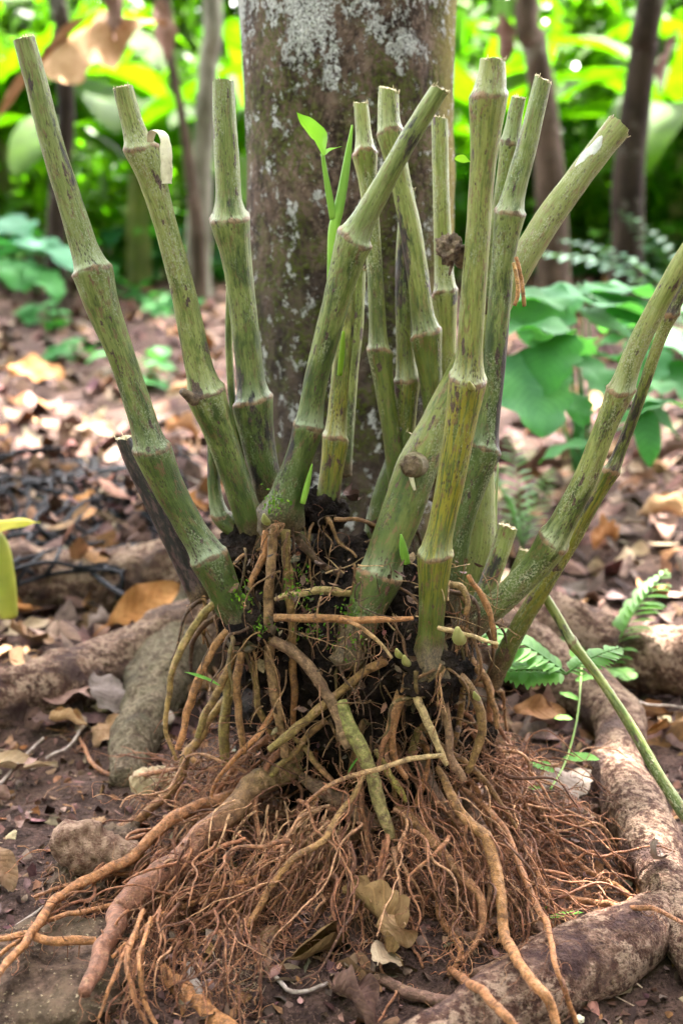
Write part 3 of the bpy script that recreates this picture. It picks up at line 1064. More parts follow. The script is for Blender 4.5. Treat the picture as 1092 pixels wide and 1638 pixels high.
root([(300, 1222, 8), (245, 1238, 9), (190, 1240, 9), (150, 1222, 8), (128, 1178, 6)], .02, None, RED, RED)
root([(225, 1535, 30), (262, 1562, 38), (302, 1596, 38), (345, 1630, 34), (400, 1680, 30)], -.26, None, ORANGE, ORANGE, seg=16, label='stubby orange root at the bottom left')
root([(345, 1408, 20), (341, 1440, 22), (350, 1475, 20), (372, 1512, 17)], -.14, None, ORANGE, ORANGE)
root([(385, 1525, 14), (430, 1530, 17), (470, 1535, 15), (500, 1540, 9)], -.25, None, ORANGE, ORANGE)
root([(590, 1240, 7), (548, 1290, 12), (518, 1340, 13), (455, 1390, 13), (425, 1440, 13), (385, 1490, 12), (356, 1560, 8)], -.14, None, (.30, .20, .09), ORANGE, wig=.006)
root([(700, 1230, 10), (722, 1270, 18), (745, 1310, 20), (778, 1345, 22), (795, 1400, 22), (803, 1450, 20), (808, 1495, 20, .05), (832, 1545, 20, .085), (868, 1590, 20, .08), (885, 1620, 20, .06), (895, 1680, 18, .03)], -.1, None, BROWN, ORANGE, label='long smooth orange root running down over the log')
root([(640, 1290, 18), (665, 1318, 20), (705, 1362, 20), (740, 1402, 18), (770, 1445, 17), (765, 1500, 12), (740, 1540, 9)], -.12, None, BROWN, RED)
root([(735, 1260, 8), (775, 1290, 12), (810, 1330, 12), (828, 1378, 13), (850, 1430, 12), (878, 1490, 12, .07), (886, 1538, 11, .09), (905, 1580, 10, .07), (922, 1640, 9, .02)], -.06, None, RED, ORANGE)
root([(690, 1380, 9), (702, 1440, 13), (712, 1480, 14), (735, 1520, 12), (718, 1560, 9)], -.14, None, RED, ORANGE)
root([(575, 1562, 15), (620, 1570, 20), (665, 1590, 24), (720, 1600, 20), (780, 1590, 14)], -.30, None, (.17, .10, .08), (.17, .10, .08), seg=14)
root([(790, 1280, 8), (845, 1283, 9), (890, 1300, 10), (925, 1318, 10), (966, 1322, 8)], .0, None, RED, RED)
root([(830, 1415, 9), (880, 1428, 11), (945, 1442, 12), (1000, 1450, 11, .06), (1045, 1452, 9, .085), (1092, 1478, 7, .09)], -.05, None, ORANGE, RED)
root([(1000, 1450, 8), (1018, 1430, 9), (1026, 1410, 8)], -.12, -.13, ORANGE, ORANGE)
root([(905, 1360, 8), (930, 1385, 10), (970, 1410, 11), (1008, 1435, 11)], .0, None, RED, ORANGE)
root([(720, 1552, 14), (745, 1568, 18, .04), (775, 1590, 18, .08), (815, 1638, 17, .08), (850, 1680, 16, .04)], -.24, None, RED, ORANGE)
root([(480, 1245, 20), (520, 1268, 34), (560, 1292, 36), (598, 1322, 34)], -.06, -.12, (.17, .11, .075), (.19, .115, .08), seg=18, label='short thick root with a cut end under the root ball')
root([(470, 1330, 20), (530, 1335, 28), (585, 1332, 30)], -.05, -.10, (.15, .085, .06), (.17, .095, .06), seg=16)
root([(672, 1220, 24), (690, 1258, 26), (712, 1290, 25), (722, 1302, 22)], -.06, -.09, (.15, .10, .075), (.2, .12, .09), seg=14)
root([(712, 1480, 22), (760, 1500, 26), (830, 1440, 24), ], -.14, None, (.16, .09, .065), (.16, .09, .065))
root([(800, 1400, 14), (830, 1440, 20), (870, 1490, 20), (905, 1530, 12)], -.05, None, (.17, .1, .075), (.17, .1, .075))
root([(720, 1560, 12), (770, 1552, 18), (815, 1530, 20), (850, 1500, 14)], -.2, None, (.17, .1, .07), (.17, .1, .07))
root([(730, 1240, 10), (757, 1300, 22), (800, 1380, 22), (835, 1450, 18)], -.02, None, (.15, .09, .07), (.18, .1, .07))
root([(155, 1507, 16, .06), (90, 1503, 16, .07), (20, 1497, 12, .06), (-25, 1508, 9, .04)], -.25, None, ORANGE, ORANGE)
root([(330, 1385, 12), (235, 1432, 11, .04), (150, 1455, 10, .05), (80, 1470, 9, .06), (-10, 1535, 8, .06)], -.12, None, RED, ORANGE)
root([(215, 1395, 9, .05), (160, 1405, 9, .05), (105, 1412, 8, .05), (55, 1433, 6, .04)], -.14, None, RED, RED)
root([(455, 1385, 9), (380, 1414, 10), (300, 1447, 10), (235, 1480, 9, .06), (180, 1530, 7, .08)], -.17, None, ORANGE, ORANGE)
root([(228, 1455, 9, .09), (206, 1530, 10, .09), (212, 1590, 9, .06), (238, 1645, 7, .02)], -.22, None, ORANGE, RED)
root([(240, 1470, 8, .09), (224, 1540, 9, .09), (232, 1600, 9, .05), (255, 1655, 7, .02)], -.22, None, ORANGE, ORANGE)
root([(215, 1490, 7, .09), (185, 1560, 8, .08), (160, 1625, 6, .05)], -.24, None, RED, ORANGE)
# stilt roots hanging from the stem feet
root([(438, 838, 20), (434, 890, 19), (430, 956, 18), (430, 1020, 18), (434, 1080, 18), (444, 1150, 17), (457, 1210, 14)], -.055, -.08, (.20, .125, .06), (.27, .17, .085), label='long tan root dropping straight from the diagonal stem')
root([(455, 848, 19), (459, 900, 17), (463, 960, 16), (468, 1040, 15), (470, 1100, 14), (470, 1160, 10)], -.03, -.04, OLIVE, ORANGE)
root([(427, 850, 15), (416, 905, 14), (398, 945, 11)], -.03, -.05, ORANGE, BROWN)
root([(466, 850, 16), (500, 890, 14), (535, 915, 14), (566, 936, 12)], .0, .02, (.12, .08, .05), DARK)
root([(365, 1010, 16), (345, 1035, 15), (322, 1068, 15), (302, 1130, 15), (285, 1198, 12)], -.07, -.10, BROWN, ORANGE)
root([(345, 962, 15), (310, 1005, 14), (278, 1065, 13), (268, 1120, 11), (267, 1170, 9), (282, 1215, 7)], -.05, -.07, OLIVE, (.3, .2, .08))
root([(352, 985, 14), (325, 1000, 12), (308, 1035, 9), (306, 1075, 6)], -.03, -.02, (.14, .08, .04), DARK)
root([(372, 1040, 16), (358, 1085, 15), (330, 1140, 14), (318, 1180, 12)], -.05, -.08, BROWN, OLIVE)
root([(385, 1045, 17), (378, 1100, 16), (382, 1150, 14), (390, 1205, 12)], -.07, -.08, BROWN, BROWN)
root([(368, 1050, 13), (364, 1110, 18), (360, 1170, 20), (362, 1228, 18)], -.01, -.03, OLIVE, OLIVE)
root([(436, 1022, 20), (470, 1042, 22), (500, 1076, 22), (525, 1116, 21), (545, 1160, 20), (556, 1195, 16)], -.08, -.13, (.17, .105, .065), (.20, .135, .075), label='stout brown root curving down across the root ball')
root([(437, 988, 14), (506, 988, 15), (575, 995, 14), (661, 988, 8)], -.09, -.12, BROWN, ORANGE)
root([(545, 990, 8), (590, 1012, 8), (625, 1052, 5)], -.11, -.12, ORANGE, PALE)
root([(440, 958, 9), (470, 950, 13), (515, 946, 15), (565, 948, 14)], -.07, -.02, PALE, OLIVE)
root([(618, 1052, 18), (585, 1075, 17), (550, 1100, 17), (505, 1138, 17), (465, 1170, 16), (430, 1200, 13)], -.09, -.10, BROWN, OLIVE)
root([(655, 1078, 17), (640, 1115, 17), (630, 1150, 16), (626, 1185, 14), (635, 1220, 12), (650, 1245, 9)], -.10, -.12, BROWN, ORANGE)
root([(640, 1105, 13), (622, 1160, 12), (612, 1190, 11), (606, 1230, 8)], -.10, -.13, BROWN, RED)
root([(658, 1090, 15), (676, 1140, 15), (694, 1180, 14), (716, 1220, 10)], -.11, -.13, PALE, PALE)
root([(706, 1082, 20), (712, 1130, 18), (716, 1170, 17), (724, 1215, 16), (738, 1245, 14)], -.10, -.12, (.22, .14, .08), (.26, .16, .10))
root([(722, 1070, 20), (748, 1095, 19), (765, 1130, 18), (770, 1170, 17), (760, 1205, 15), (750, 1235, 12)], -.09, -.11, (.16, .10, .045), (.25, .155, .06), label='curved ochre root at the right of the root ball')
root([(752, 1055, 15), (775, 1085, 14), (785, 1120, 13), (794, 1165, 9)], -.06, -.07, BROWN, BROWN)
root([(740, 1065, 14), (765, 1075, 14), (782, 1105, 13), (783, 1150, 10)], -.05, -.05, BROWN, RED)
root([(750, 920, 9), (765, 945, 11), (778, 975, 12), (790, 1010, 11), (792, 1035, 8)], -.09, -.09, ORANGE, BROWN)
root([(715, 935, 10), (738, 935, 12), (748, 960, 11), (742, 985, 8)], -.06, -.08, PALE, BROWN)
root([(700, 1005, 8), (750, 1015, 9), (795, 1027, 6)], -.11, -.12, PALE, PALE)
root([(705, 1210, 9), (660, 1214, 10), (620, 1222, 10), (580, 1238, 9), (540, 1248, 8), (490, 1285, 6)], -.15, -.17, PALE, RED, label='thin pale root running level across the mass')
root([(545, 1122, 24), (562, 1165, 28), (582, 1212, 28), (600, 1262, 26), (615, 1310, 24), (624, 1342, 18)], -.11, -.17, (.22, .24, .075), (.24, .19, .085), wig=.002, seg=16, lump_=.10, label='straight pale green root in front of the root ball')
root([(470, 1180, 10), (500, 1215, 11), (540, 1260, 10)], -.06, -.1, OLIVE, RED)
root([(520, 1150, 12), (470, 1200, 12), (425, 1250, 10)], -.06, -.08, BROWN, OLIVE)
root([(405, 1060, 12), (412, 1130, 12), (440, 1180, 11), (470, 1215, 10)], -.04, -.06, OLIVE, BROWN)
root([(600, 1110, 16), (575, 1180, 15), (560, 1240, 12)], -.03, -.05, (.12, .08, .05), BROWN)
root([(690, 1100, 12), (670, 1165, 15), (655, 1215, 14)], -.04, -.05, OLIVE, OLIVE)
root([(600, 1200, 9), (625, 1240, 13), (640, 1262, 13), (650, 1280, 8)], -.12, -.13, OLIVE, (.3, .28, .06))
root([(740, 1100, 11), (735, 1160, 12), (720, 1200, 9)], -.03, -.04, (.25, .16, .05), BROWN)
root([(825, 410, 7), (832, 435, 8), (836, 460, 8), (838, 487, 7)], -.00, -.01, ORANGE, (.3, .17, .06))
root([(821, 420, 6), (828, 450, 8), (830, 470, 8), (824, 489, 8)], -.01, -.02, (.5, .32, .12), ORANGE)

# middling roots fanning out from the ball, in the gaps between the traced ones
for k in range(24):
    a = RNG.uniform(-1.05 * pi, .08 * pi)            # front half mostly
    r0 = RNG.uniform(.08, .15)
    st = np.array([.03 + r0 * 1.25 * cos(a), .03 + r0 * sin(a) * .8, RNG.uniform(.10, .24)])
    L_ = RNG.uniform(.16, .34)
    pts = [st]
    d = np.array([cos(a), sin(a) * .8, -.5])
    w = RNG.uniform(.0028, .0062)
    q_ = st.copy()
    for i_ in range(9):
        d = d + np.array([RNG.normal(0, .25), RNG.normal(0, .22), -.22])
        d /= np.linalg.norm(d)
        q_ = q_ + d * L_ / 8
        fl_ = float(gh(q_[0], q_[1])) + w * .8
        if q_[2] < fl_:
            q_[2] = fl_
            d[2] = max(d[2], .1)
        pts.append(q_.copy())
    R_ = np.linspace(w, w * .4, len(pts))
    C = spline(np.concatenate([np.array(pts), R_[:, None]], 1), .008)
    cc = np.array([BROWN, RED, ORANGE, RED][k % 4]) * RNG.uniform(.8, 1.1)
    mb = MB()
    tube(mb, C[:, :3] + .002 * fbm(C[:, :3] * 60, 2)[:, None], C[:, 3], 8, col=cc)
    o = mb.build('root', M_ROOT, KAVA)
    TR.append((C[:, :3], C[:, 3], tuple(cc)))

# ---- fine rootlets: nobody could count them
mb = MB()


def rootlet(st, d, L_, w, c, n_=9, grav=.16, jit=.30):
    pts = [np.array(st, float)]
    q_ = pts[0].copy()
    d = np.array(d, float)
    J = RNG.normal(0, jit, (n_, 3))
    g_ = float(gh(q_[0], q_[1])) + .002
    for i_ in range(n_):
        d = d + J[i_] + np.array([0, 0, -grav])
        d /= np.linalg.norm(d) + 1e-9
        q_ = q_ + d * L_ / n_
        if q_[2] < g_:
            q_[2] = g_ + abs(J[i_, 0]) * .01
            d[2] = abs(d[2]) * .2
        pts.append(q_.copy())
    P = np.array(pts)
    if n_ > 5:
        P = spline(P, L_ / n_ / 2)
    tube(mb, P, np.linspace(w, w * .35, len(P)), 5, cap=False, col=np.asarray(c) * RNG.uniform(.65, 1.25))
    return P


FC = [RED, (.29, .125, .068), (.16, .070, .045), (.21, .092, .056), (.44, .245, .145), (.35, .165, .095), (.11, .052, .036)]
# along the traced roots, in their lower reaches
for (P, R, c1) in TR:
    nn = int(len(P) * .55)
    for k in range(nn):
        i_ = int(RNG.integers(0, len(P)))
        if P[i_, 2] > .21 and RNG.random() < .97:
            continue
        T_ = P[min(i_ + 1, len(P) - 1)] - P[max(i_ - 1, 0)]
        d = RNG.normal(0, 1, 3)
        d = d / np.linalg.norm(d) + T_ / (np.linalg.norm(T_) + 1e-9) * .7
        rootlet(P[i_], d, RNG.uniform(.012, .06), RNG.uniform(.0004, .0010), FC[int(RNG.integers(0, 7))], 8, .12, .5)
# wandering roots with side hairs round the foot of the ball
def wander(st, az, L_, w, c, hairs=5, down=.25):
    n_ = 16
    off = RNG.random(3) * 90
    t_ = np.linspace(0, 1, n_)
    wig = 1.1 * fbm(np.stack([t_ * L_ * 22 + off[0], 0 * t_, 0 * t_], -1), 2)
    wz = .8 * fbm(np.stack([t_ * L_ * 22 + off[1], 0 * t_ + 3, 0 * t_], -1), 2)
    q_ = np.array(st, float)
    pts = [q_.copy()]
    for i_ in range(n_):
        a_ = az + wig[i_]
        e_ = -down * (1 + 1.6 * t_[i_]) + wz[i_]
        q_ = q_ + np.array([cos(a_) * cos(e_), sin(a_) * cos(e_), sin(e_)]) * L_ / n_
        g_ = float(gh(q_[0], q_[1])) + w
        q_[2] = max(q_[2], g_)
        pts.append(q_.copy())
    P = spline(np.array(pts), L_ / n_ / 2)
    R = np.linspace(w, w * .4, len(P)) * (1 + .2 * fbm(P * 120, 2))
    tube(mb, P, R, 6, cap=False, col=np.asarray(c) * RNG.uniform(.75, 1.2))
    for b in range(hairs):
        i_ = int(RNG.integers(3, len(P)))
        rootlet(P[min(i_, len(P) - 1)], RNG.normal(0, 1, 3), RNG.uniform(.012, .06), RNG.uniform(.0004, .0008), FC[int(RNG.integers(0, 7))], 7, .12, .5)


for k in range(330):
    a = RNG.uniform(-1.12 * pi, .12 * pi)
    r0 = RNG.uniform(.09, .24)
    z0 = max(.018, RNG.uniform(.02, .23) * (1.2 - r0 * 3.2))
    wander((.05 + 1.15 * r0 * cos(a), .0 + r0 * sin(a), z0), a + RNG.normal(0, .5), RNG.uniform(.08, .28), RNG.choice([.0008, .0013, .002, .003], p=[.35, .3, .22, .13]), FC[int(RNG.integers(0, 7))], int(RNG.integers(3, 9)), RNG.uniform(.06, .5))
# long ones trailing to the lower left and to the right over the ground
for k in range(40):
    p, t = gnd(RNG.uniform(150, 420), RNG.uniform(1330, 1480), .02)
    wander((p[0], p[1], RNG.uniform(.02, .07)), radians(RNG.uniform(180, 265)), RNG.uniform(.1, .22), RNG.uniform(.0012, .0035), FC[int(RNG.integers(0, 7))], 5, .15)
for k in range(30):
    p, t = gnd(RNG.uniform(780, 880), RNG.uniform(1280, 1480), .02)
    wander((p[0], p[1], RNG.uniform(.02, .06)), radians(RNG.uniform(-50, 20)), RNG.uniform(.1, .22), RNG.uniform(.001, .0028), FC[int(RNG.integers(0, 7))], 5, .15)
# curly cushions of short rootlets
for k in range(520):
    p, t = at(RNG.uniform(690, 850), RNG.uniform(1190, 1380), RNG.uniform(-.07, .04))
    rootlet(p, RNG.normal(0, 1, 3), RNG.uniform(.02, .08), RNG.uniform(.0005, .0013), (.29, .15, .10), 9, .03, .75)
for k in range(380):
    p, t = at(RNG.uniform(290, 660), RNG.uniform(1200, 1340), RNG.uniform(-.08, .03))
    rootlet(p, RNG.normal(0, 1, 3), RNG.uniform(.02, .08), RNG.uniform(.0005, .0013), (.27, .145, .09), 9, .06, .75)
# thin roots matted over the dark ball itself
BC = [(.15, .09, .045), (.09, .055, .03), (.24, .15, .075), (.05, .032, .02), (.18, .10, .055)]
for k in range(110):
    px, py = RNG.uniform(350, 790), RNG.uniform(900, 1220)
    p, t = at(px, py, -.03 - .055 * (1 - ((px - 570) / 240) ** 2) + RNG.uniform(-.02, .03))
    wander(p, RNG.uniform(-pi, .2), RNG.uniform(.03, .13), RNG.choice([.0006, .0009, .0014, .002], p=[.35, .3, .22, .13]), BC[int(RNG.integers(0, 5))], int(RNG.integers(0, 3)), RNG.uniform(.1, 1.1))
for k in range(60):
    p, t = at(RNG.uniform(470, 800), RNG.uniform(900, 1050), RNG.uniform(-.08, .03))
    wander(p, RNG.uniform(0, 6.28), RNG.uniform(.03, .10), RNG.uniform(.0006, .0015), (.40, .28, .15), 1, .05)
# more of the mass at the front left and below the middle
for k in range(110):
    p, t = at(RNG.uniform(250, 520), RNG.uniform(1340, 1470), RNG.uniform(-.24, -.15))
    wander(p, radians(RNG.uniform(190, 262)), RNG.uniform(.10, .24), RNG.choice([.0009, .0014, .0022, .0032], p=[.3, .3, .25, .15]), FC[int(RNG.integers(0, 7))], int(RNG.integers(4, 9)), RNG.uniform(.15, .5))
for k in range(110):
    p, t = at(RNG.uniform(520, 860), RNG.uniform(1320, 1440), RNG.uniform(-.22, -.13))
    wander(p, radians(RNG.uniform(240, 335)), RNG.uniform(.09, .20), RNG.choice([.0009, .0014, .0022, .0032], p=[.3, .3, .25, .15]), FC[int(RNG.integers(0, 7))], int(RNG.integers(4, 9)), RNG.uniform(.2, .8))
for k in range(70):
    p, t = gnd(RNG.uniform(210, 420), RNG.uniform(1470, 1570), .04)
    wander((p[0], p[1], RNG.uniform(.03, .10)), radians(RNG.uniform(220, 300)), RNG.uniform(.06, .15), RNG.choice([.0009, .0015, .0022]), FC[int(RNG.integers(0, 7))], 4, .5)
for (px, py, Yv, w_) in ((392, 1010, -.05, 50), (408, 880, .05, 40), (430, 815, .08, 36), (448, 845, -.01, 44), (520, 825, .07, 40), (555, 1040, -.02, 44), (688, 1070, -.09, 60), (738, 1005, -.03, 36), (725, 940, .02, 34),
                         (640, 830, .1, 40), (600, 900, .09, 40), (320, 955, .02, 30), (760, 970, .03, 36), (705, 960, .1, 40)):
    for k in range(9):
        p, t = at(px + RNG.uniform(-.5, .5) * w_, py + RNG.uniform(-8, 14), Yv - .02 + RNG.uniform(-.02, .012))
        wander(p, RNG.uniform(-pi, .1), RNG.uniform(.04, .15), RNG.choice([.001, .0016, .0024, .0036]), [(.16, .09, .04), (.12, .09, .035), (.20, .11, .05), (.26, .16, .07), (.07, .042, .025)][int(RNG.integers(0, 5))], 1, RNG.uniform(.25, .9))
n = 260
px, py = RNG.uniform(370, 770, n), RNG.uniform(880, 1210, n)
cr = np.array([at(a_, b_, -.045 - .05 * (1 - ((a_ - 570) / 240) ** 2) + RNG.normal(0, .012))[0] for a_, b_ in zip(px, py)])
leafcloud(mb, cr, RNG.uniform(.004, .016, n), col=np.array([(.10, .065, .045), (.05, .032, .024), (.17, .11, .075), (.07, .05, .03)])[RNG.integers(0, 4, n)], cvar=.3, flat=.9, aspect=.7)
# a brush of pale hairs hanging left of the middle
for k in range(70):
    p, t = at(RNG.normal(490, 50), RNG.uniform(1280, 1350), RNG.uniform(-.16, -.11))
    wander(p, radians(RNG.uniform(190, 265)), RNG.uniform(.06, .2), RNG.uniform(.0007, .0019), (.52, .32, .19), 5, .7)
for k in range(45):
    p, t = gnd(RNG.normal(385, 16), RNG.uniform(1530, 1610), .01)
    rootlet(p, (RNG.normal(0, .6), -.5, .3), RNG.uniform(.02, .05), .0003, (.45, .36, .26), 6, .05, .35)
fr = mb.build('fine_roots', M_ROOT, KAVA)
fr['kind'] = 'stuff'


mb = MB()
for (px, py, Yv, n_, sp) in ((388, 955, -.07, 60, .009), (480, 938, -.07, 90, .014), (500, 1000, -.06, 70, .012), (560, 985, -.06, 80, .012), (415, 1000, -.08, 40, .008), (440, 800, -.05, 60, .009), (560, 1030, -.07, 60, .012)):
    p, t = at(px, py, Yv)
    leafcloud(mb, p + RNG.normal(0, sp, (n_, 3)), np.full(n_, .006), col=(.10, .20, .02), cvar=.3, flat=.9)
mb.build('moss', M_SOFT, KAVA)['kind'] = 'stuff'


# ---- young shoots, buds, stubs and the peeled strip
def curve_part(name, rows, y0, y1, mat, col, parent=KAVA, seg=12, label=None):
    k = np.linspace(0, 1, len(rows))
    pts = []
    for (px, py, w), kk in zip(rows, k):
        p, t = at(px, py, y0 + (y1 - y0) * kk)
        pts.append((*p, w / 2 / F * t))
    C = spline(pts, .005)
    mb = MB()
    tube(mb, C[:, :3], np.maximum(C[:, 3], .0004), seg, col=np.asarray(col))
    o = mb.build(name, mat, parent, KAVA['_o'])
    if label:
        o['label'] = label
    return o, C


SH = (.24, .42, .07)
sh, C = curve_part('shoot', [(530, 462, 15), (531, 420, 16), (533, 370, 17), (540, 340, 17), (548, 300, 15), (556, 250, 11), (563, 200, 3)], .06, .10, M_SHOOT, SH, label='bright green young shoot rising before the trunk')
curve_part('leaf_stalk', [(533, 350, 12), (526, 310, 11), (520, 275, 8), (516, 248, 6)], .075, .08, M_SHOOT, SH, sh)
lf = MB()
p, t = at(516, 250, .08)
blade(lf, p, radians(178), radians(62), .066, .066, droop=.15, fold=.35, twist=1.0, nu=10, nv=6, shape='heart', col=(.20, .40, .05), wave=.02)
blade(lf, p, radians(20), radians(35), .03, .03, droop=.5, fold=.2, nu=8, nv=4, shape='heart', col=(.20, .40, .05), wave=.02)
lf.build('leaf', M_SHOOT, sh, KAVA['_o'])
lf = MB()
p, t = at(757, 262, .02)
blade(lf, p, radians(165), radians(20), .026, .022, droop=.3, fold=.2, nu=10, nv=6, shape='oval', col=(.26, .42, .06), twist=.9)
lf.build('leaf', M_SHOOT, KAVA)
curve_part('shoot', [(543, 600, 9), (547, 560, 9), (549, 530, 5)], .06, .06, M_SHOOT, (.2, .32, .03))
curve_part('shoot', [(484, 805, 9), (489, 785, 10), (495, 760, 7), (499, 742, 2)], -.03, -.03, M_SHOOT, SH)
curve_part('shoot', [(650, 900, 13), (646, 885, 14), (643, 868, 10), (641, 855, 3)], -.07, -.08, M_SHOOT, SH, label='small bright green shoot between the two front stems')
for (px, py, w) in ((424, 832, 13), (733, 1020, 22), (648, 1058, 13), (636, 1046, 11), (760, 1114, 10), (752, 618, 11)):
    curve_part('bud', [(px + 5, py + 4, w * .8), (px, py, w), (px - 2, py - w * .7, w * .35)], -.11 if px > 600 else -.055, -.125 if px > 600 else -.07, M_SHOOT, (.36, .34, .14))

STUBM = m_plain('stub_bark', (.06, .04, .03), (.22, .16, .10), 90, .8, .6, .003)
PALEM = m_plain('peeled_skin', (.62, .58, .38), (.80, .76, .56), 60, .7, .3, .002)


def stub(rows, y0, y1, cutw, parent=KAVA, mat=STUBM):
    o, C = curve_part('branch_stub', rows, y0, y1, mat, (0, 0, 0), seg=16)
    return o


stub([(668, 744, 46), (662, 744, 43), (657, 745, 37)], .030, -.004, 30, mat=m_plain('stub_rim', (.10, .085, .04), (.20, .16, .09), 80))
cm = MB()
p, t = at(656, 745, -.0065)
lump(cm, p, (.0125, .004, .0125), 3, amp=.4, nu=32, nv=20, fr=3)
cm.build('branch_scar', STUBM, KAVA)
curve_part('branch_stub', [(657, 762, 8), (660, 774, 7), (663, 784, 4)], .000, -.002, PALEM, (0, 0, 0))
stub([(742, 415, 34), (730, 405, 24), (722, 399, 30)], -.05, -.08, 30)
cm = MB()
p, t = at(719, 399, -.085)
lump(cm, p, (.015, .012, .015), 21, amp=.5, nu=40, nv=24, fr=3)
cm.build('branch_scar', STUBM, KAVA)
curve_part('branch_stub', [(724, 412, 9), (721, 428, 6), (718, 441, 3)], -.085, -.085, STUBM, (0, 0, 0))
stub([(312, 640, 22), (300, 632, 16), (292, 626, 12)], .01, -.01, 10)

mb = MB()
pp = []
for (px, py, yy) in ((240, 228, -.010), (244, 212, -.022), (253, 209, -.036), (263, 220, -.046), (266, 250, -.048), (267, 294, -.046)):
    p, t = at(px, py, yy)
    pp.append(p)
C = spline(np.array(pp), .004)
sd = np.array([.0068, .002, 0])
nn = len(C)
ww = (np.linspace(.72, 1.1, nn) * (1 + .16 * vnoise(np.stack([np.arange(nn) * .45, np.zeros(nn), np.zeros(nn)], -1))))[:, None]
ww[-2:] *= .75
th_ = np.array([0, .0012, .0003])
V = np.stack([C - sd * ww, C + th_ * 1.5, C + sd * ww, C + sd * ww + th_, C + th_ * 2.6, C - sd * ww + th_], 1).reshape(-1, 3)
mb.add(V, ringfaces(nn, 6))
mb.build('peel_strip', PALEM, KAVA)['label'] = 'pale strip of skin curling off the second stem from the left'
# pale scraped oval on the leaning stem
mb = MB()
rows = [(948, 232), (930, 252), (912, 274)]
A0, t0 = at(943, 258, .1885)
ax = at(960, 238, .1915)[0] - at(920, 290, .179)[0]
ax /= np.linalg.norm(ax)
vw = (A0 - CAM) / np.linalg.norm(A0 - CAM)
vw = vw - ax * np.dot(vw, ax)
vw /= np.linalg.norm(vw)
pr = np.cross(ax, vw)
pr = pr if pr[0] < 0 else -pr
rr_ = 50 * .86 / 2 / F * t0 * 1.13
nu_ = 28
u = np.arange(nu_) / nu_ * 2 * pi
rad = 1 + .12 * np.sin(3 * u + 1) + .07 * np.sin(5 * u)


def wrap(f_, lift):
    ph_ = .30 + sin_(u) * .0105 * rad * f_ / rr_
    return A0 + ax * (cos_(u) * .028 * rad * f_)[:, None] + (rr_ + lift) * (-vw * cos_(ph_)[:, None] + pr * sin_(ph_)[:, None])


cen = A0 + (rr_ + .0008) * (-vw * cos(.30) + pr * sin(.30))
mb.add(np.concatenate([wrap(1.03, -.003), wrap(1, .0006), wrap(.5, .0010), [cen]]), ringfaces(3, nu_), np.stack([2 * nu_ + np.arange(nu_), 2 * nu_ + (np.arange(nu_) + 1) % nu_, np.full(nu_, 3 * nu_)], -1))
mb.build('scraped_patch', m_plain('scraped_pith', (.42, .44, .38), (.60, .62, .55), 70, .6, .2, .001), KAVA)

# ------------------------------------------------------------------ small things on the ground near the plant
# pale knobbly chunk of root
mb = MB()
pts = []
for (px, py, w) in ((92, 1330, 46), (115, 1345, 66), (145, 1360, 78), (175, 1370, 70), (205, 1372, 62), (235, 1378, 40)):
    p, t = at(px, py, -.15)
    pts.append((*p, w / 2 / F * t))
C = spline(pts, .004)
seg = 28
u = np.arange(seg) / seg * 2 * pi
T, N, B = frames(C[:, :3])
D = cos_(u)[None, :, None] * N[:, None] + sin_(u)[None, :, None] * B[:, None]
V0 = C[:, None, :3] + D * C[:, None, 3:4]
tube(mb, C[:, :3], C[:, 3][:, None] * (1 + .30 * fbm(V0 * 34, 3) + .12 * fbm(V0 * 110, 2)), seg)
tag(mb.build('root_chunk', m_plain('chunk_skin', (.13, .062, .038), (.44, .29, .20), 75, .9, 1.0, .010), origin=pts[2][:3]),
    'pale knobbly broken chunk of root resting on a dark rock', 'root chunk')


def dry_leaf_mesh(kind, L_, W_, seed, droop, curl, fold):
    random.seed(seed)
    mb = MB()
    blade(mb, (-L_ / 2, 0, 0), 0, droop * .5, L_, W_, droop=droop, fold=fold, nu=18, nv=8, shape=('oval', 'heart', 'lobed')[seed % 3], wave=.10, curl=curl, tear=.10 if seed % 2 else .02)
    V = mb.V[0]
    V[:, 2] += .06 * W_ * fbm(V * (3.0 / W_) + seed, 2)
    V[:, 2] += .05 * W_ * fbm(V * (1.2 / W_) + seed * 2, 2)
    # thickness: a second skin a fraction of a millimetre below
    A = {k: a[0][1] for k, a in mb.A.items()}
    Q = mb.Q[0]
    mb.add(V - np.array([0, 0, .0006]), Q[:, ::-1] , None, **A)
    # a short stalk
    s0 = V[:9].mean(0)
    tube(mb, [s0 + np.array([.004, 0, 0]), s0 - np.array([L_ * .12, 0, -.003]), s0 - np.array([L_ * .22, L_ * .03, .004])], [.0016, .0012, .001], 5, tc=np.array([0, 0, 0.]), col=(1, 1, 1))
    me = mb.mesh('dry_leaf')
    me.materials.append(DRY[kind])
    return me


SHAPES = []
kinds = list(DRY)
for ki, kd in enumerate(kinds):
    lst = []
    for s in range(6):
        L_ = .125
        lst.append(dry_leaf_mesh(kd, L_, L_ * (.5 + .08 * s), ki * 6 + s, (.5, -.4, .9, .2, -.7, 1.3)[s], (.2, .6, .1, 1.0, .3, .7)[s], (.15, .3, -.1, .4, .05, .5)[s]))
    SHAPES.append(lst)


def put_leaf(x, y, kind, shape, sc, rz, tilt=(0, 0), dz=0.008, label=None, group=None, z=None):
    me = SHAPES[kinds.index(kind)][shape]
    o = bpy.data.objects.new('dry_leaf', me)
    COL.objects.link(o)
    o.location = (x, y, float(gh(x, y)) + dz if z is None else z)
    o.rotation_euler = (tilt[0], tilt[1], rz)
    o.scale = (sc, sc, sc)
    tag(o, label, 'leaf', group)
    return o


def leaf_px(px, py, kind, shape, sc, rz, tilt, label, z=.02):
    p, t = gnd(px, py, z)
    return put_leaf(p[0], p[1], kind, shape, sc, rz, tilt, z=p[2], label=label, group='large dead leaves that stand out')


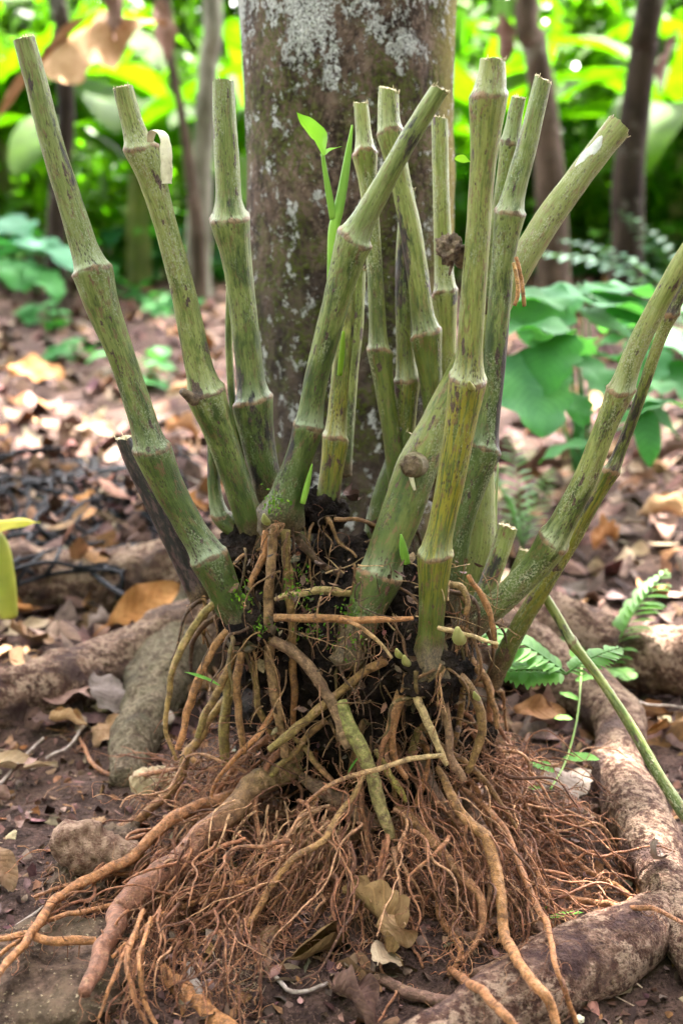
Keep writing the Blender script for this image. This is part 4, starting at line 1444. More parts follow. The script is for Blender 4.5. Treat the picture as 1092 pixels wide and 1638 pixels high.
# singled-out leaves: photo x, y
leaf_px(232, 968, 'orange brown', 0, 1.35, .5, (.9, -.35), 'large orange brown leaf propped between two surface roots on the left', .075)
leaf_px(45, 1005, 'tan', 4, .9, 1.9, (.6, .2), 'crumpled tan leaf below the yellow stalk at the left edge', .05)
leaf_px(35, 1222, 'pale beige', 1, .95, .3, (.25, .1), 'pale beige leaf lying flat on the soil at the left edge', .02)
leaf_px(240, 1150, 'grey brown', 2, .8, -.3, (.4, .1), 'grey brown leaf at the foot of the mossy root', .03)
leaf_px(505, 1522, 'golden brown', 3, .85, .9, (.5, .3), 'curled golden leaf cupped under the front roots', .02)
leaf_px(575, 1478, 'golden brown', 5, .8, 2.4, (.7, -.4), 'folded golden leaf behind the cupped one under the roots', .045)
leaf_px(470, 1560, 'pale beige', 1, .6, .2, (.3, 0), 'beige leaf flat under the cupped golden leaf', .015)
leaf_px(630, 1490, 'tan', 4, .6, 1.9, (.9, .8), 'upright beige leaf between hanging roots right of the golden pair', .045)
leaf_px(1050, 1365, 'grey brown', 1, .75, 1.3, (.5, .5), 'withered grey leaf draped over the right hand surface root', .085)
leaf_px(862, 1140, 'orange brown', 0, .8, .2, (.5, .2), 'orange brown leaf right of the root ball below the fern', .03)
leaf_px(866, 1090, 'tan', 1, .7, 1.0, (.5, 0), 'small tan leaf just under the fern frond', .03)
leaf_px(900, 1262, 'grey brown', 2, .95, .6, (.2, .1), 'flat grey brown leaf left of the right hand root', .02)
leaf_px(850, 1340, 'pinkish brown', 1, 1.0, 1.4, (.4, .2), 'pinkish brown leaf among the thin roots on the right', .02)
leaf_px(60, 600, 'orange brown', 2, 1.9, .4, (.5, .2), 'big blurred orange leaf on the far litter at the left', .08)
leaf_px(150, 690, 'pale beige', 0, 1.5, -.5, (.25, .1), 'long pale leaf just beyond the black netting', .05)
leaf_px(310, 545, 'orange brown', 3, 1.7, .2, (.4, .3), 'orange curled leaf on the litter behind the third stem', .06)
leaf_px(1030, 760, 'pale beige', 1, 1.5, .8, (.4, .3), 'large pale leaf on the litter right of the bent stem', .06)
leaf_px(1060, 825, 'tan', 3, 1.3, 2.3, (.5, .2), 'tan curled leaf at the right edge above the fern', .06)
leaf_px(940, 650, 'tan', 2, 1.5, .3, (.35, .2), 'tan leaf on the litter beneath the broad leaved plant', .06)
leaf_px(320, 805, 'orange brown', 4, .8, 1.0, (.9, .3), 'small orange leaf between the left stems', .06)
leaf_px(540, 1545, 'tan', 1, .7, 2.9, (.35, -.2), 'tan leaf with a torn edge lying in front of the hanging roots', .012)
leaf_px(455, 1515, 'tan', 4, .55, .3, (.7, .4), 'small tan leaf standing left of the golden leaf', .02)
leaf_px(612, 1535, 'pale beige', 2, .6, 1.4, (.5, .6), 'pale folded leaf under the hanging roots at centre', .015)
p, t = at(566, 793, .13)
put_leaf(p[0], p[1], 'pinkish brown', 1, .62, 1.2, (.8, .3), z=p[2], label='purplish brown leaf lodged behind the stems on top of the root ball')
p, t = at(590, 860, .09)
put_leaf(p[0], p[1], 'dark brown', 3, .6, 1.5, (.7, .9), z=p[2], label='rolled dark brown leaf stuck in the crown of the root ball')

for (px, py, kd, lab) in ((60, 760, 'tan', 'tan leaf caught on the far left of the netting'), (130, 800, 'orange brown', 'orange leaf lying on the middle of the netting'), (210, 770, 'pinkish brown', 'pinkish leaf on the right end of the netting'),
                         (100, 720, 'dark brown', 'dark leaf on the far edge of the netting'), (175, 830, 'pale beige', 'pale beige leaf on the near edge of the netting')):
    leaf_px(px, py, kd, int(RNG.integers(0, 6)), .7, RNG.uniform(0, 6), (.3, .2), lab, .09)
# the rest of the litter near by: individuals
ZON = (('left of the plant', -9, -.22), ('behind the plant', -.22, .3), ('right of the plant', .3, 9))
cnt = 0
tries = 0
while cnt < 262 and tries < 9000:
    tries += 1
    py = RNG.uniform(470, 1630)
    px = RNG.uniform(-60, 1150)
    p, t = gnd(px, py, .01)
    x, y = p[0], p[1]
    if y > 3.6 or math.hypot(x - .02, y - .75) < .3:
        continue
    if -.32 < x < .40 and -.42 < y < .25:
        continue
    if py > 1180 and RNG.random() < .55:
        continue
    kd = kinds[int(RNG.choice(7, p=[.16, .32, .2, .13, .06, .03, .10]))]
    zone = [zn for zn, a, b in ZON if a <= x < b][0]
    sc = RNG.uniform(.45, 1.25) * (1.0 if y > .4 else .55)
    put_leaf(x, y, kd, int(RNG.integers(0, 6)), sc, RNG.uniform(0, 6.28), (RNG.normal(0, .35), RNG.normal(0, .3)), RNG.uniform(.01, .03),
             '%s dead leaf lying in the litter %s' % (kd, zone), '%s dead leaves in the litter %s' % (kd, zone))
    cnt += 1

# everything further off or smaller: one mass of leaves and crumbs
mb = MB()
LC = .85 * np.array([(.38, .24, .16), (.31, .19, .155), (.14, .08, .07), (.48, .36, .26), (.40, .21, .10), (.36, .25, .215), (.25, .15, .13)])
n = 6500
yy = .35 + 10.5 * RNG.random(n) ** 1.35
xx = (RNG.random(n) - .5) * (1.3 + (yy + 1.65) * .75)
ok = np.hypot(xx - .02, yy - .75) > .28
xx, yy = xx[ok], yy[ok]
cc = LC[RNG.integers(0, 7, len(xx))] * .62 * RNG.uniform(.45, 1.3, (len(xx), 1))
leafcloud(mb, np.stack([xx, yy, gh(xx, yy) + RNG.uniform(.004, .03, len(xx))], -1), np.where(yy > 1.2, .13, .08), col=cc, cvar=.2, flat=.28, aspect=.6, fold=.3)
tag(mb.build('leaf_litter', M_LITTER), 'mass of brown dead leaves covering the forest floor', 'leaf litter', kind='stuff')
mb = MB()
n = 5200
xx = RNG.uniform(-.75, .75, n)
yy = RNG.uniform(-.55, .65, n)
cc = LC[RNG.integers(0, 7, n)] * RNG.uniform(.35, .9, (n, 1))
leafcloud(mb, np.stack([xx, yy, gh(xx, yy) + RNG.uniform(.0, .008, n)], -1), RNG.uniform(.008, .028, n), col=cc, cvar=.2, flat=.5, aspect=.7, fold=.3)
for k in range(500):
    x, y = RNG.uniform(-.7, .7), RNG.uniform(-.5, .5)
    a = RNG.random() * 6.28
    L_ = RNG.uniform(.01, .05)
    z = float(gh(x, y)) + .003
    tube(mb, [(x, y, z), (x + cos(a) * L_ / 2, y + sin(a) * L_ / 2, z + RNG.uniform(0, .006)), (x + cos(a + .3) * L_, y + sin(a + .3) * L_, z)], RNG.uniform(.0005, .0014), 4, col=LC[int(RNG.integers(0, 7))] * RNG.uniform(.5, 1.3))
tag(mb.build('soil_crumbs', M_LITTER), 'crumbled leaf bits and specks on the bare soil round the roots', 'crumbs', kind='stuff')

mb = MB()
n = 420
xx, yy = RNG.uniform(-1.2, -.35, n), RNG.uniform(.95, 2.0, n)
leafcloud(mb, np.stack([xx, yy, np.maximum(gh(xx, yy), 0) + RNG.uniform(.04, .12, n)], -1), RNG.uniform(.02, .09, n), col=LC[RNG.integers(0, 7, n)] * RNG.uniform(.3, .9, (n, 1)), cvar=.2, flat=.4, aspect=.6)
tag(mb.build('leaf_debris', M_LITTER), 'broken brown leaves caught on the black netting', 'leaf litter', kind='stuff')

# twigs
TWIGM = m_plain('twig_bark', (.17, .125, .10), (.34, .28, .24), 70, .8)
for (rows, lab) in (([(75, 1212), (110, 1195), (132, 1160), (130, 1130)], 'bent grey twig in front of the left surface root'),
                    ([(425, 1545), (460, 1580), (500, 1582), (525, 1570)], 'curved blue grey stalk under the golden leaves'),
                    ([(0, 1255), (40, 1210), (70, 1180)], 'thin stalk crossing the pale beige leaf at the left edge'),
                    ([(1000, 1120), (1050, 1128), (1110, 1132)], 'straight brownish twig behind the right hand root'),
                    ([(15, 1490), (50, 1465), (70, 1450)], 'short grey twig above the flat rock'),
                    ([(300, 1545), (312, 1575), (325, 1610)], 'dark broken stick under the bottom left roots'),
                    ([(930, 790), (960, 850), (985, 880)], 'dark twig lying on the litter at the right')):
    pts = [gnd(px, py, .018)[0] for px, py in rows]
    C = spline(np.array(pts), .01)
    mb = MB()
    r = .007 if 'broken' in lab else .0032
    tube(mb, C + .002 * fbm(C * 50, 2)[:, None], np.linspace(r, r * .7, len(C)), 8)
    tag(mb.build('twig', TWIGM, origin=pts[0]), lab, 'twig', 'twigs on the ground')

# pebbles and white specks of shell
for (px, py, s, lab) in ((905, 1612, .006, 'white pebble on the dark soil below the log'), (925, 1630, .007, 'oval beige pebble at the bottom edge below the log'),
                         (945, 1550, .005, 'tan pebble on the soil right of the log'), (160, 1132 + 45, .005, 'pale pebble beside the bent grey twig')):
    p, t = gnd(px, py, .004)
    mb = MB()
    lump(mb, p, (s, s * .7, s * .6), px, nu=16, nv=10)
    tag(mb.build('pebble', PALEM, origin=p), lab, 'pebble', 'pebbles on the soil')

# black netting heaped on the litter
mb = MB()
nxn, nyn = 24, 26
gx_, gy_ = np.meshgrid(np.linspace(-1.15, -.40, nxn), np.linspace(.98, 2.0, nyn), indexing='ij')
wx = .14 * fbm(np.stack([gx_ * 3, gy_ * 3, gx_ * 0 + 1], -1), 3) + .06 * fbm(np.stack([gx_ * 11, gy_ * 11, gx_ * 0 + 4], -1), 2)
wy = .16 * fbm(np.stack([gx_ * 3, gy_ * 3, gx_ * 0 + 8], -1), 3) + .06 * fbm(np.stack([gx_ * 11, gy_ * 11, gx_ * 0 + 9], -1), 2)
gzz = np.maximum(gh(gx_, gy_) + .03, .02) + .07 * np.clip(fbm(np.stack([gx_ * 6, gy_ * 6, gx_ * 0 + 12], -1), 2) + .35, 0, 2)
NP = np.stack([gx_ + wx, gy_ + wy, gzz], -1)
for i_ in range(nxn):
    tube(mb, spline(NP[i_], .02), .0050, 5)
for j_ in range(nyn):
    tube(mb, spline(NP[:, j_], .02), .0050, 5)
for k in range(60):
    i_, j_ = int(RNG.integers(2, nxn - 2)), int(RNG.integers(2, nyn - 2))
    p = NP[i_, j_]
    q_ = p + RNG.normal(0, .13, 3) * np.array([1, 1, .1])
    q_[2] = max(q_[2], float(gh(q_[0], q_[1])) + .01)
    tube(mb, spline(np.array([p, (p + q_) / 2 + RNG.normal(0, .03, 3) * np.array([1, 1, .4]) + np.array([0, 0, .02]), q_]), .02), .006, 5)
tag(mb.build('netting', m_plain('black_net', (.004, .004, .006), (.010, .010, .014), 80, .85), origin=NP[17, 15]), 'crumpled black netting lying on the litter at the left', 'netting')

# yellowing leaf at the left edge, on its stalk
p0, _ = at(14, 985, .55)
p1, _ = at(8, 925, .55)
p2, _ = at(-6, 865, .55)
YL = thing('yellowing_leaf', p0, 'yellow drooping leaf on a fleshy yellow green stalk at the left edge', 'leaf')
mb = MB()
C = spline(np.array([(*p0, .018), (*p1, .02), (*p2, .018), (*(p2 + [-.05, 0, .05]), .012)]), .01)
tube(mb, C[:, :3], C[:, 3], 14, col=(.38, .37, .08))
mb.build('stalk', M_SHOOT, YL)
mb = MB()
p3, _ = at(-60, 842, .55)
blade(mb, p3, 0.05, .18, .145, .07, droop=.35, fold=-.4, nu=14, nv=8, shape='heart', col=(.52, .45, .06), wave=.04, twist=.5)
mb.build('leaf_blade', M_SHOOT, YL)


# ------------------------------------------------------------------ undergrowth
def fern_frond(mb, P0, az, pitch, L_, W_, droop, col, npin=16, twist=0.0):
    u = np.linspace(0, 1, npin * 2)
    pt = pitch - droop * u ** 1.2
    dr = np.stack([cos(az) * cos_(pt), sin(az) * cos_(pt), sin_(pt)], -1)
    c = np.asarray(P0, float) + np.concatenate([[np.zeros(3)], np.cumsum(dr[:-1] * (L_ / (len(u) - 1)), 0)])
    tube(mb, c, np.linspace(.0022, .0006, len(c)), 5, col=np.asarray(col) * .8, tc=np.zeros(3))
    for k in range(2, len(u)):
        w = W_ / 2 * (np.sin(pi * min(1, u[k] * .86 + .14)) ** .7 + .06)
        for sgn in (-1, 1):
            if (k + (sgn > 0)) % 2:
                continue
            a2 = az + sgn * (1.25 - .3 * u[k])
            blade(mb, c[k], a2, pt[k] * .4 + twist * sgn + RNG.normal(0, .08), w, max(w * .34, L_ / npin * .62), droop=.45, fold=.12, nu=6, nv=2, shape='oval', col=np.asarray(col) * RNG.uniform(.85, 1.15), wave=.01)


def fern(loc, fr, label, group, name='fern'):
    o = thing(name, loc, label, 'fern', group)
    for (az, pitch, L_, W_, droop, col) in fr:
        mb = MB()
        fern_frond(mb, loc, az, pitch, L_, W_, droop, col)
        mb.build('frond', M_FERN, o)
    return o


FG = (.13, .28, .075)
p, t = gnd(968, 1072, .01)
fern(p, [(radians(20), radians(70), .23, .12, .5, FG), (radians(-80), radians(30), .12, .07, .6, FG), (radians(170), radians(55), .15, .07, 1.2, FG)], 'bright fern growing beside the grey root at the right', 'ferns among the litter')
p, t = at(905, 1078, .10)
fern(p, [(radians(176), radians(40), .17, .12, .5, FG), (radians(195), radians(18), .13, .09, .5, FG), (radians(20), radians(30), .10, .07, .5, FG)], 'low fern with a frond pointing left under the thin spotted stem', 'ferns among the litter')
p, t = gnd(835, 880, .01)
fern(p, [(radians(95), radians(70), .34, .11, .7, (.13, .27, .08)), (radians(60), radians(60), .26, .09, .7, (.13, .27, .08)), (radians(140), radians(72), .26, .09, .6, (.13, .27, .08))], 'soft green fern standing behind the front stems', 'ferns among the litter')
p, t = gnd(1130, 560, .01)
fern(p, [(radians(170), radians(55), 1.15, .30, 1.25, (.11, .22, .15)), (radians(150), radians(60), 1.0, .28, 1.1, (.11, .22, .15)), (radians(200), radians(45), .9, .26, 1.0, (.11, .22, .14)), (radians(120), radians(65), 1.0, .26, .9, (.10, .2, .12))],
     'tall bluish fern arching in from the right edge', 'ferns among the litter', 'tree_fern')

# trailing vine with small leaves right of the root ball
rows = [(930, 1050), (928, 1090), (922, 1150), (905, 1215), (880, 1262)]
p0, _ = gnd(925, 1100, .02)
VN = thing('vine', p0, 'thin trailing vine with small green leaves left of the right hand root', 'vine')
pts = [at(px, py, .30 - .09 * i_)[0] for i_, (px, py) in enumerate(rows)]
mb = MB()
C = spline(np.array(pts), .01)
tube(mb, C, .0017, 6, col=(.25, .36, .1))
mb.build('vine_stem', M_SHOOT, VN)
for (px, py, Yv, az, L_, W_, pt) in ((925, 1120, .24, 2.6, .035, .02, .3), (920, 1090, .26, .4, .04, .022, .2), (915, 1150, .2, 3.0, .03, .02, .1), (897, 1215, .06, .02, .06, .03, .15), (885, 1235, .03, 2.4, .045, .03, .2),
                                     (925, 1060, .28, 1.5, .04, .03, .5), (870, 1260, .0, 2.9, .03, .015, -.1)):
    mb = MB()
    blade(mb, at(px, py, Yv)[0], az, pt, L_, W_, droop=.4, fold=.15, nu=10, nv=4, shape='oval', col=(.13, .30, .06))
    mb.build('leaf', M_SOFT, VN)
# blades of grass
for (rws, lab) in (([(870, 1470, -.22), (925, 1455, -.22)], 'narrow green blade lying on the log'), ([(860, 1480, -.2), (872, 1445, -.2)], 'short green blade beside the log'),
                   ([(295, 1075, -.1), (350, 1090, -.1)], 'green grass blade left of the root ball'), ([(555, 1240, -.12), (575, 1205, -.12)], 'green blade caught in the middle of the root ball')):
    a, b = at(*rws[0])[0], at(*rws[1])[0]
    d = b - a
    mb = MB()
    blade(mb, a, atan2(d[1], d[0]), math.asin(d[2] / np.linalg.norm(d)), float(np.linalg.norm(d)) * 1.1, .011, droop=.3, fold=.2, nu=10, nv=2, shape='oval', col=(.12, .28, .05))
    tag(mb.build('grass_blade', M_SOFT, origin=a), lab, 'grass blade', 'stray green blades')
# thin upright stalk behind the bent stem
mb = MB()
C = spline(np.array([at(795, 935, .16)[0], at(792, 840, .18)[0], at(796, 740, .2)[0]]), .02)
tube(mb, C, np.linspace(.0028, .0016, len(C)), 6, col=(.30, .34, .16))
tag(mb.build('plant_stalk', M_SHOOT, origin=C[0]), 'thin upright pale stalk behind the bent stem', 'stalk')


def leafy_plant(loc, leaves, label, group, mat=M_SOFT, shape='lobed', name='broadleaf_plant'):
    """leaves: photo x, y of the middle of a leaf, Y, length, width, azimuth, pitch, colour"""
    o = thing(name, loc, label, 'plant', group)
    loc = np.asarray(loc, float)
    for (px, py, Yv, L_, W_, az, pt, col) in leaves:
        c = at(px, py, Yv)[0]
        d = np.array([cos(az) * cos(pt), sin(az) * cos(pt), sin(pt)])
        b = c - d * L_ * .5
        mb = MB()
        blade(mb, b, az, pt, L_, W_, droop=.55, fold=.12, nu=22, nv=8, shape=shape, col=col, wave=.05)
        lf = mb.build('leaf', mat, o)
        mb = MB()
        st = loc + RNG.normal(0, .01, 3) * np.array([1, 1, 0])
        C = spline(np.array([st, (st * .45 + b * .55) + np.array([0, 0, .06]), b]), .03)
        tube(mb, C, np.linspace(.004, .0022, len(C)), 6, col=np.asarray(col) * 1.2, tc=np.zeros(3))
        mb.build('leaf_stalk', mat, o)
    return o


LG, MG, TG = (.085, .245, .11), (.042, .165, .045), (.038, .155, .08)
p, _ = gnd(930, 760, 0)
leafy_plant(p, [(930, 470, 1.75, .42, .30, .1, .1, LG), (850, 620, 1.15, .24, .22, -1.2, -.5, LG), (840, 520, 1.3, .24, .20, 2.9, .1, MG), (830, 470, 1.5, .26, .2, 2.6, .2, MG),
                (950, 560, 1.6, .26, .2, .5, 0, MG), (900, 545, 1.4, .22, .18, 1.2, -.3, LG), (870, 490, 1.5, .26, .2, -1.9, -.3, LG), (990, 480, 1.8, .28, .2, -.9, -.2, MG), (960, 600, 1.3, .17, .12, -1.0, -.4, MG), (880, 575, 1.2, .2, .16, -2.2, -.5, MG), (1000, 455, 1.9, .3, .2, .6, .1, LG), (925, 650, 1.2, .1, .08, -1.4, -.5, MG), (960, 505, 1.8, .3, .2, -.4, -.2, LG)],
            'broad leaved soft green plant behind the right hand stems', 'broad leaved plants on the forest floor')
p, _ = gnd(1045, 730, 0)
leafy_plant(p, [(1045, 650, 1.35, .20, .075, -.5, -.4, MG), (1075, 640, 1.35, .20, .075, .3, -.1, MG), (1015, 655, 1.3, .17, .07, 3.3, -.2, MG), (1035, 690, 1.25, .17, .07, -1.5, -.7, MG), (1060, 610, 1.45, .18, .07, 1.3, .2, MG),
                (900, 715, 1.3, .14, .1, 3.0, -.2, MG)], 'five fingered green plant low at the right edge', 'broad leaved plants on the forest floor', shape='oval')
p, _ = gnd(1070, 600, 0)
leafy_plant(p, [(1050, 520, 2.2, .32, .22, .2, 0, LG), (1080, 545, 2.0, .25, .2, -.6, -.3, LG), (1000, 535, 2.2, .22, .16, 3.0, 0, MG), (1090, 480, 2.3, .3, .2, .9, .2, MG), (1030, 575, 1.9, .24, .16, -1.8, -.4, LG), (1070, 590, 1.9, .24, .16, -.9, -.4, MG), (1010, 500, 2.3, .28, .2, 2.2, -.1, LG)],
            'pale green leafy plant at the right edge behind the bent stem', 'broad leaved plants on the forest floor')
for (px, py, hh, lab) in ((160, 425, 40, 'mid green leafy plant left of the second stem far off'), (250, 420, 45, 'mid green leafy plant between the second stem and the slim trunk'), (370, 425, 30, 'leafy plant at the left foot of the big trunk far off'),
                          (800, 430, 45, 'leafy plant just right of the front stems far off'), (930, 420, 55, 'leafy plant between the brown and the dark trunk far off'), (1040, 430, 60, 'leafy plant in front of the dark leaning trunk'),
                          (20, 440, 50, 'leafy plant at the left edge far off')):
    p, _ = gnd(px, py + 25, 0)
    lv = []
    for k in range(16):
        sc_ = (p[1] + 1.65) / 9
        lv.append((px + RNG.normal(0, 45), py - hh * .6 + RNG.normal(0, hh * .6), p[1] + RNG.normal(0, .3), RNG.uniform(.22, .42) * sc_, RNG.uniform(.14, .26) * sc_, RNG.uniform(0, 6.28), RNG.normal(0, .4), ((.045, .165, .04), (.06, .16, .015), (.036, .14, .07))[k % 3]))
    leafy_plant(p, lv, lab, 'leafy plants in the distance', shape='oval')
p, _ = gnd(60, 470, 0)
leafy_plant(p, [(45, 385, 4.6, .55, .42, .2, .1, TG), (95, 400, 4.4, .4, .3, -.4, -.2, TG), (10, 400, 4.5, .5, .35, 2.8, 0, TG), (30, 430, 4.2, .3, .22, -1.2, -.2, MG), (70, 440, 4.2, .3, .2, -.7, -.3, MG), (5, 350, 4.9, .5, .35, 2.2, .3, TG)],
            'blue green leafy plant at the left edge in the distance', 'broad leaved plants on the forest floor')
for (px, py, lab) in ((200, 460, 'small seedling left of the second stem in the distance'), (240, 590, 'tiny green seedling between the two left stems'), (115, 560, 'low seedling on the litter behind the leftmost stem'),
                      (75, 500, 'scrappy seedling at the far left of the litter'), (255, 480, 'green seedling beyond the second stem')):
    p, _ = gnd(px, py + 20, 0)
    lv = []
    for k in range(7):
        lv.append((px + RNG.normal(0, 22), py + RNG.normal(0, 16), p[1] + RNG.normal(0, .12), RNG.uniform(.08, .15) * (p[1] + 1.65) / 4, RNG.uniform(.05, .09) * (p[1] + 1.65) / 4, RNG.uniform(0, 6.28), RNG.normal(0, .3), MG))
    leafy_plant(p, lv, lab, 'seedlings on the forest floor', shape='oval', name='seedling')

# ------------------------------------------------------------------ trees behind
BK1, BK2, BK3 = m_bgbark('pale_bark', (.09, .085, .06), (.22, .215, .17)), m_bgbark('brown_bark', (.035, .026, .018), (.10, .072, .054)), m_bgbark('dark_bark', (.012, .009, .007), (.04, .03, .022))


def bg_tree(rows, Yd, mat, label, crown_c=None, crown_r=None, nleaf=0, ccol=(.06, .12, .02), size=.34):
    pts = []
    for (px, py, w) in rows:
        p, t = at(px, py, Yd)
        pts.append((*p, w / 2 / F * t))
    b = np.array(pts[-1])
    pts.append((b[0], b[1], -.1, b[3] * 1.25))
    tp, tq = np.array(pts[0]), np.array(pts[1])
    d = (tp[:3] - tq[:3]) / np.linalg.norm(tp[:3] - tq[:3])
    d = d * .4 + np.array([0, 0, .6])
    ext = []
    if crown_c is not None:
        cc = np.asarray(crown_c, float)
        ext = [(*cc, tp[3] * .4), (*((tp[:3] + d * 1.6) * .75 + cc * .25), tp[3] * .8)]
    o = thing('background_tree', (b[0], b[1], 0), label, 'tree', 'slim trees standing behind')
    mb = MB()
    bole(mb, ext + pts, 18, .06, .10, 6)
    mb.build('trunk', mat, o)
    if crown_c is not None:
        mb = MB()
        crown(mb, crown_c, crown_r, nleaf, size, ccol)  # unseen crown, placed and thinned to shade the ground behind the plant
        mb.build('crown', M_CROWN, o)
    return o


bg_tree([(338, -30, 32), (334, 100, 32), (328, 200, 33), (322, 300, 36), (316, 440, 42)], 6.6, BK1, 'slim pale grey trunk left of the big lichen tree', (-1.6, 8.6, 6.6), (3.4, 3.0, 1.5), 700)
bg_tree([(258, -30, 17), (272, 90, 16), (290, 180, 15), (302, 260, 18), (314, 360, 22), (318, 440, 24)], 6.4, BK2, 'thin crooked trunk crossing the pale grey one', (-2.6, 6.6, 5.6), (2.4, 2.2, 1.2), 900)
bg_tree([(843, -30, 38), (855, 70, 40), (870, 170, 42), (878, 280, 46), (884, 430, 54)], 6.2, BK2, 'brown trunk between the front stems and the right edge', (2.0, 8.4, 6.6), (3.4, 3.0, 1.5), 700)
bg_tree([(1048, -30, 44), (1030, 80, 44), (1014, 190, 46), (1004, 300, 50), (1000, 450, 60)], 5.2, BK3, 'dark leaning trunk near the right edge', (3.6, 6.8, 6.4), (3.0, 2.8, 1.5), 600)
bg_tree([(84, -30, 26), (98, 60, 27), (106, 180, 28), (95, 300, 29), (90, 420, 32)], 6.0, BK3, 'dark trunk behind the leftmost stem', (-3.8, 7.4, 6.2), (3.0, 2.8, 1.4), 600)

# dead banana leaf hanging at the top left
mb = MB()
p0 = at(-10, 205, 3.6)[0]
p1 = at(150, 20, 3.4)[0]
d = p1 - p0
DL = thing('dead_leaf', p0, 'big dry brown folded leaf hanging at the top left', 'leaf')
blade(mb, p0, atan2(d[1], d[0]), math.asin(d[2] / np.linalg.norm(d)) + .1, float(np.linalg.norm(d)) * 1.05, .10, droop=.25, fold=.7, nu=26, nv=8, shape='oval', col=(.40, .25, .15), wave=.10, tear=.3)
mb.build('leaf_base', DRY['tan'], DL)
mb = MB()
blade(mb, at(62, 110, 3.45)[0], .1, .85, .56, .50, droop=1.3, fold=-.55, nu=30, nv=12, shape='heart', col=(.40, .25, .15), wave=.09, tear=.12, twist=1.15)
mb.build('leaf_blade', DRY['tan'], DL)
mb = MB()
blade(mb, at(200, -20, 3.5)[0], radians(250), -.9, .22, .16, droop=.5, fold=.6, nu=16, nv=8, shape='heart', col=(.3, .17, .1), wave=.12, tear=.2)
mb.build('leaf_tip', DRY['pinkish brown'], DL)
for (px, py, Yv, L_, lab) in ((800, 60, 4.6, .24, 'brown dead leaf hanging left of the brown trunk'), (1085, 90, 4.4, .28, 'reddish brown dead leaf hanging at the right edge'), (250, 40, 5.0, .3, 'dark dead leaf hanging beside the crooked trunk'),
                              (380, 20, 4.5, .22, 'reddish dead leaf hanging against the left edge of the big trunk')):
    mb = MB()
    p = at(px, py - 40, Yv)[0]
    blade(mb, p, RNG.uniform(0, 6), -1.2, L_, L_ * .55, droop=.4, fold=.5, nu=16, nv=6, shape='oval', wave=.1, tear=.2)
    tag(mb.build('hanging_leaf', DRY['pinkish brown'], origin=p), lab, 'leaf', 'dead leaves hanging in the bushes')


# ------------------------------------------------------------------ big-leaved plants and bushes, then the far greenery and added sky blockers
def banana(x, y, h, n_, L_, label, col=(.08, .17, .02), az0=0.0):
    o = thing('banana_plant', (x, y, 0), label, 'plant', 'big leaved plants behind')
    mb = MB()
    C = spline(np.array([(x, y, -.05, .10), (x + .02, y, h * .5, .085), (x + .05, y, h, .05)]), .1)
    tube(mb, C[:, :3], C[:, 3], 12, col=np.array([.16, .18, .06]), tc=np.zeros(3))
    mb.build('stem', M_BANANA, o)
    for k in range(n_):
        az = az0 + k * 2.4 + RNG.normal(0, .2)
        mb = MB()
        blade(mb, (x + .05, y, h * RNG.uniform(.75, 1.0)), az, RNG.uniform(.5, 1.15), L_ * RNG.uniform(.75, 1.1), L_ * .30, droop=RNG.uniform(1.0, 1.9), fold=.25, nu=26, nv=6, shape='banana', col=np.asarray(col) * RNG.uniform(.8, 1.2), wave=.03, tear=.08)
        mb.build('leaf', M_BANANA, o)


YG = (.045, .105, .002)
banana(-1.5, 7.6, 1.0, 8, 1.7, 'big leaved plant behind the slim pale trunk', YG)
banana(-2.7, 8.4, 1.2, 8, 1.9, 'big leaved plant behind the dead hanging leaf', YG)
banana(-.6, 9.2, 1.1, 8, 1.8, 'big leaved plant just left of the big trunk', YG)
banana(1.3, 8.6, 1.0, 8, 1.8, 'big leaved plant just right of the big trunk', YG)
banana(2.5, 7.8, 1.1, 8, 1.9, 'big leaved plant behind the dark leaning trunk', YG)
banana(3.4, 9.0, 1.3, 8, 2.0, 'big leaved plant at the far right edge', YG)


def shrub(x, y, rx, rz, n_, size, col, label, fold=.25, cat='bush'):
    o = thing('shrub', (x, y, 0), label, cat, 'bushes behind')
    mb = MB()
    k = max(6, n_ // 45)
    d = RNG.normal(0, 1, (k, 3))
    d /= np.linalg.norm(d, axis=1)[:, None]
    K = np.array([x, y, rz * .55]) + d * np.array([rx, rx, rz * .55]) * RNG.random((k, 1)) ** .4
    w = RNG.integers(0, k, n_)
    P = K[w] + RNG.normal(0, .13, (n_, 3)) * np.array([rx, rx, rz])
    P[:, 2] = np.maximum(P[:, 2], .04)
    leafcloud(mb, P, np.full(n_, size), col=np.asarray(col) * (.65 + .7 * RNG.random((k, 1)))[w], cvar=.12)
    mb.build('foliage', M_LEAF, o)
    mb = MB()
    for k_ in range(min(k, 9)):
        C = spline(np.array([(x + RNG.normal(0, .03), y + RNG.normal(0, .03), -.02), (x * .6 + K[k_, 0] * .4, y * .6 + K[k_, 1] * .4, K[k_, 2] * .6), K[k_]]), .08)
        tube(mb, C, np.linspace(.014, .004, len(C)), 5)
    mb.build('branches', BK2, o)


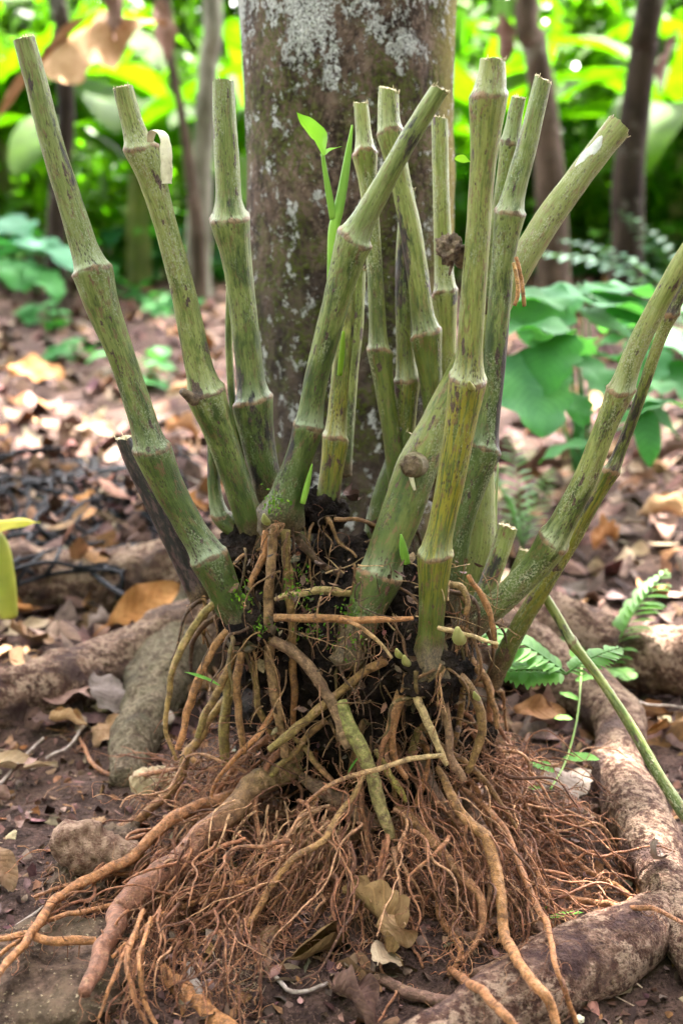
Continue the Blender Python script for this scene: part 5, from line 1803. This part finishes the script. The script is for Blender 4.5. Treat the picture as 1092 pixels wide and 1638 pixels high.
DG, BG = (.035, .105, .006), (.062, .145, .004)
shrub(-2.1, 8.4, .9, 1.0, 700, .20, BG, 'low bright bush left of the slim pale trunk')
shrub(-1.1, 9.0, .7, .9, 500, .18, BG, 'low bush right of the slim pale trunk')
shrub(-3.4, 8.4, .9, 1.2, 700, .22, DG, 'darker bush behind the leftmost stem')
shrub(1.4, 8.8, .7, 1.1, 600, .2, DG, 'dark green bush just right of the big trunk')
shrub(2.2, 8.2, .7, 1.0, 600, .2, BG, 'bright bush between the brown and dark trunks')
shrub(3.1, 7.6, .8, 1.1, 700, .22, DG, 'dark bush at the foot of the dark leaning trunk')
shrub(4.0, 8.6, .9, 1.3, 700, .22, BG, 'bright bush at the right edge')
shrub(-3.6, 9.6, 1.2, 2.2, 900, .3, BG, 'tall bright bush at the far left')
shrub(-1.7, 10.4, 1.2, 2.2, 900, .3, BG, 'tall bright bush far behind the pale trunk')
shrub(1.9, 10.2, 1.2, 2.3, 900, .3, BG, 'tall bright bush far behind the brown trunk')
shrub(4.1, 10.4, 1.3, 2.4, 900, .3, BG, 'tall bright bush far behind the right edge')

mb = MB()
n = 24000
k = 700
K = np.stack([RNG.uniform(-13, 13, k), RNG.uniform(12.5, 19, k), RNG.uniform(0, 4.6, k)], -1)
w = RNG.integers(0, k, n)
P = K[w] + RNG.normal(0, .42, (n, 3))
leafcloud(mb, P, np.full(n, .46), col=np.array([.055, .125, .003]) * (.5 + .8 * RNG.random((k, 1)))[w], cvar=.15)
n = 15000  # unseen foliage ring round the camera, added to block low sky light
k = 420
a = RNG.uniform(radians(150), radians(390), k)
r_ = RNG.uniform(6.5, 10, k)
K = np.stack([r_ * cos_(a), -1 + r_ * sin_(a), RNG.uniform(0, 12, k)], -1)
w = RNG.integers(0, k, n)
leafcloud(mb, K[w] + RNG.normal(0, .55, (n, 3)), np.full(n, .65), col=np.array([.07, .13, .025]), cvar=.2)
# unseen leaf clumps added on the right so daylight comes from upper left
n = 7000
k = 170
a = RNG.uniform(radians(-80), radians(40), k)
r_ = RNG.uniform(3.2, 7.5, k)
K = np.stack([r_ * cos_(a) + .6, -1 + r_ * sin_(a), RNG.uniform(3.2, 9.5, k)], -1)
w = RNG.integers(0, k, n)
leafcloud(mb, K[w] + RNG.normal(0, .45, (n, 3)), np.full(n, .55), col=np.array([.06, .11, .022]), cvar=.2)
tag(mb.build('treeline_and_sky_blockers', M_LEAF), 'sunlit yellow green jungle foliage in the far background, plus unseen leaf clumps added to block sky light', 'foliage', kind='stuff')

for o_ in list(bpy.data.objects):
    if '_o' in o_:
        del o_['_o']
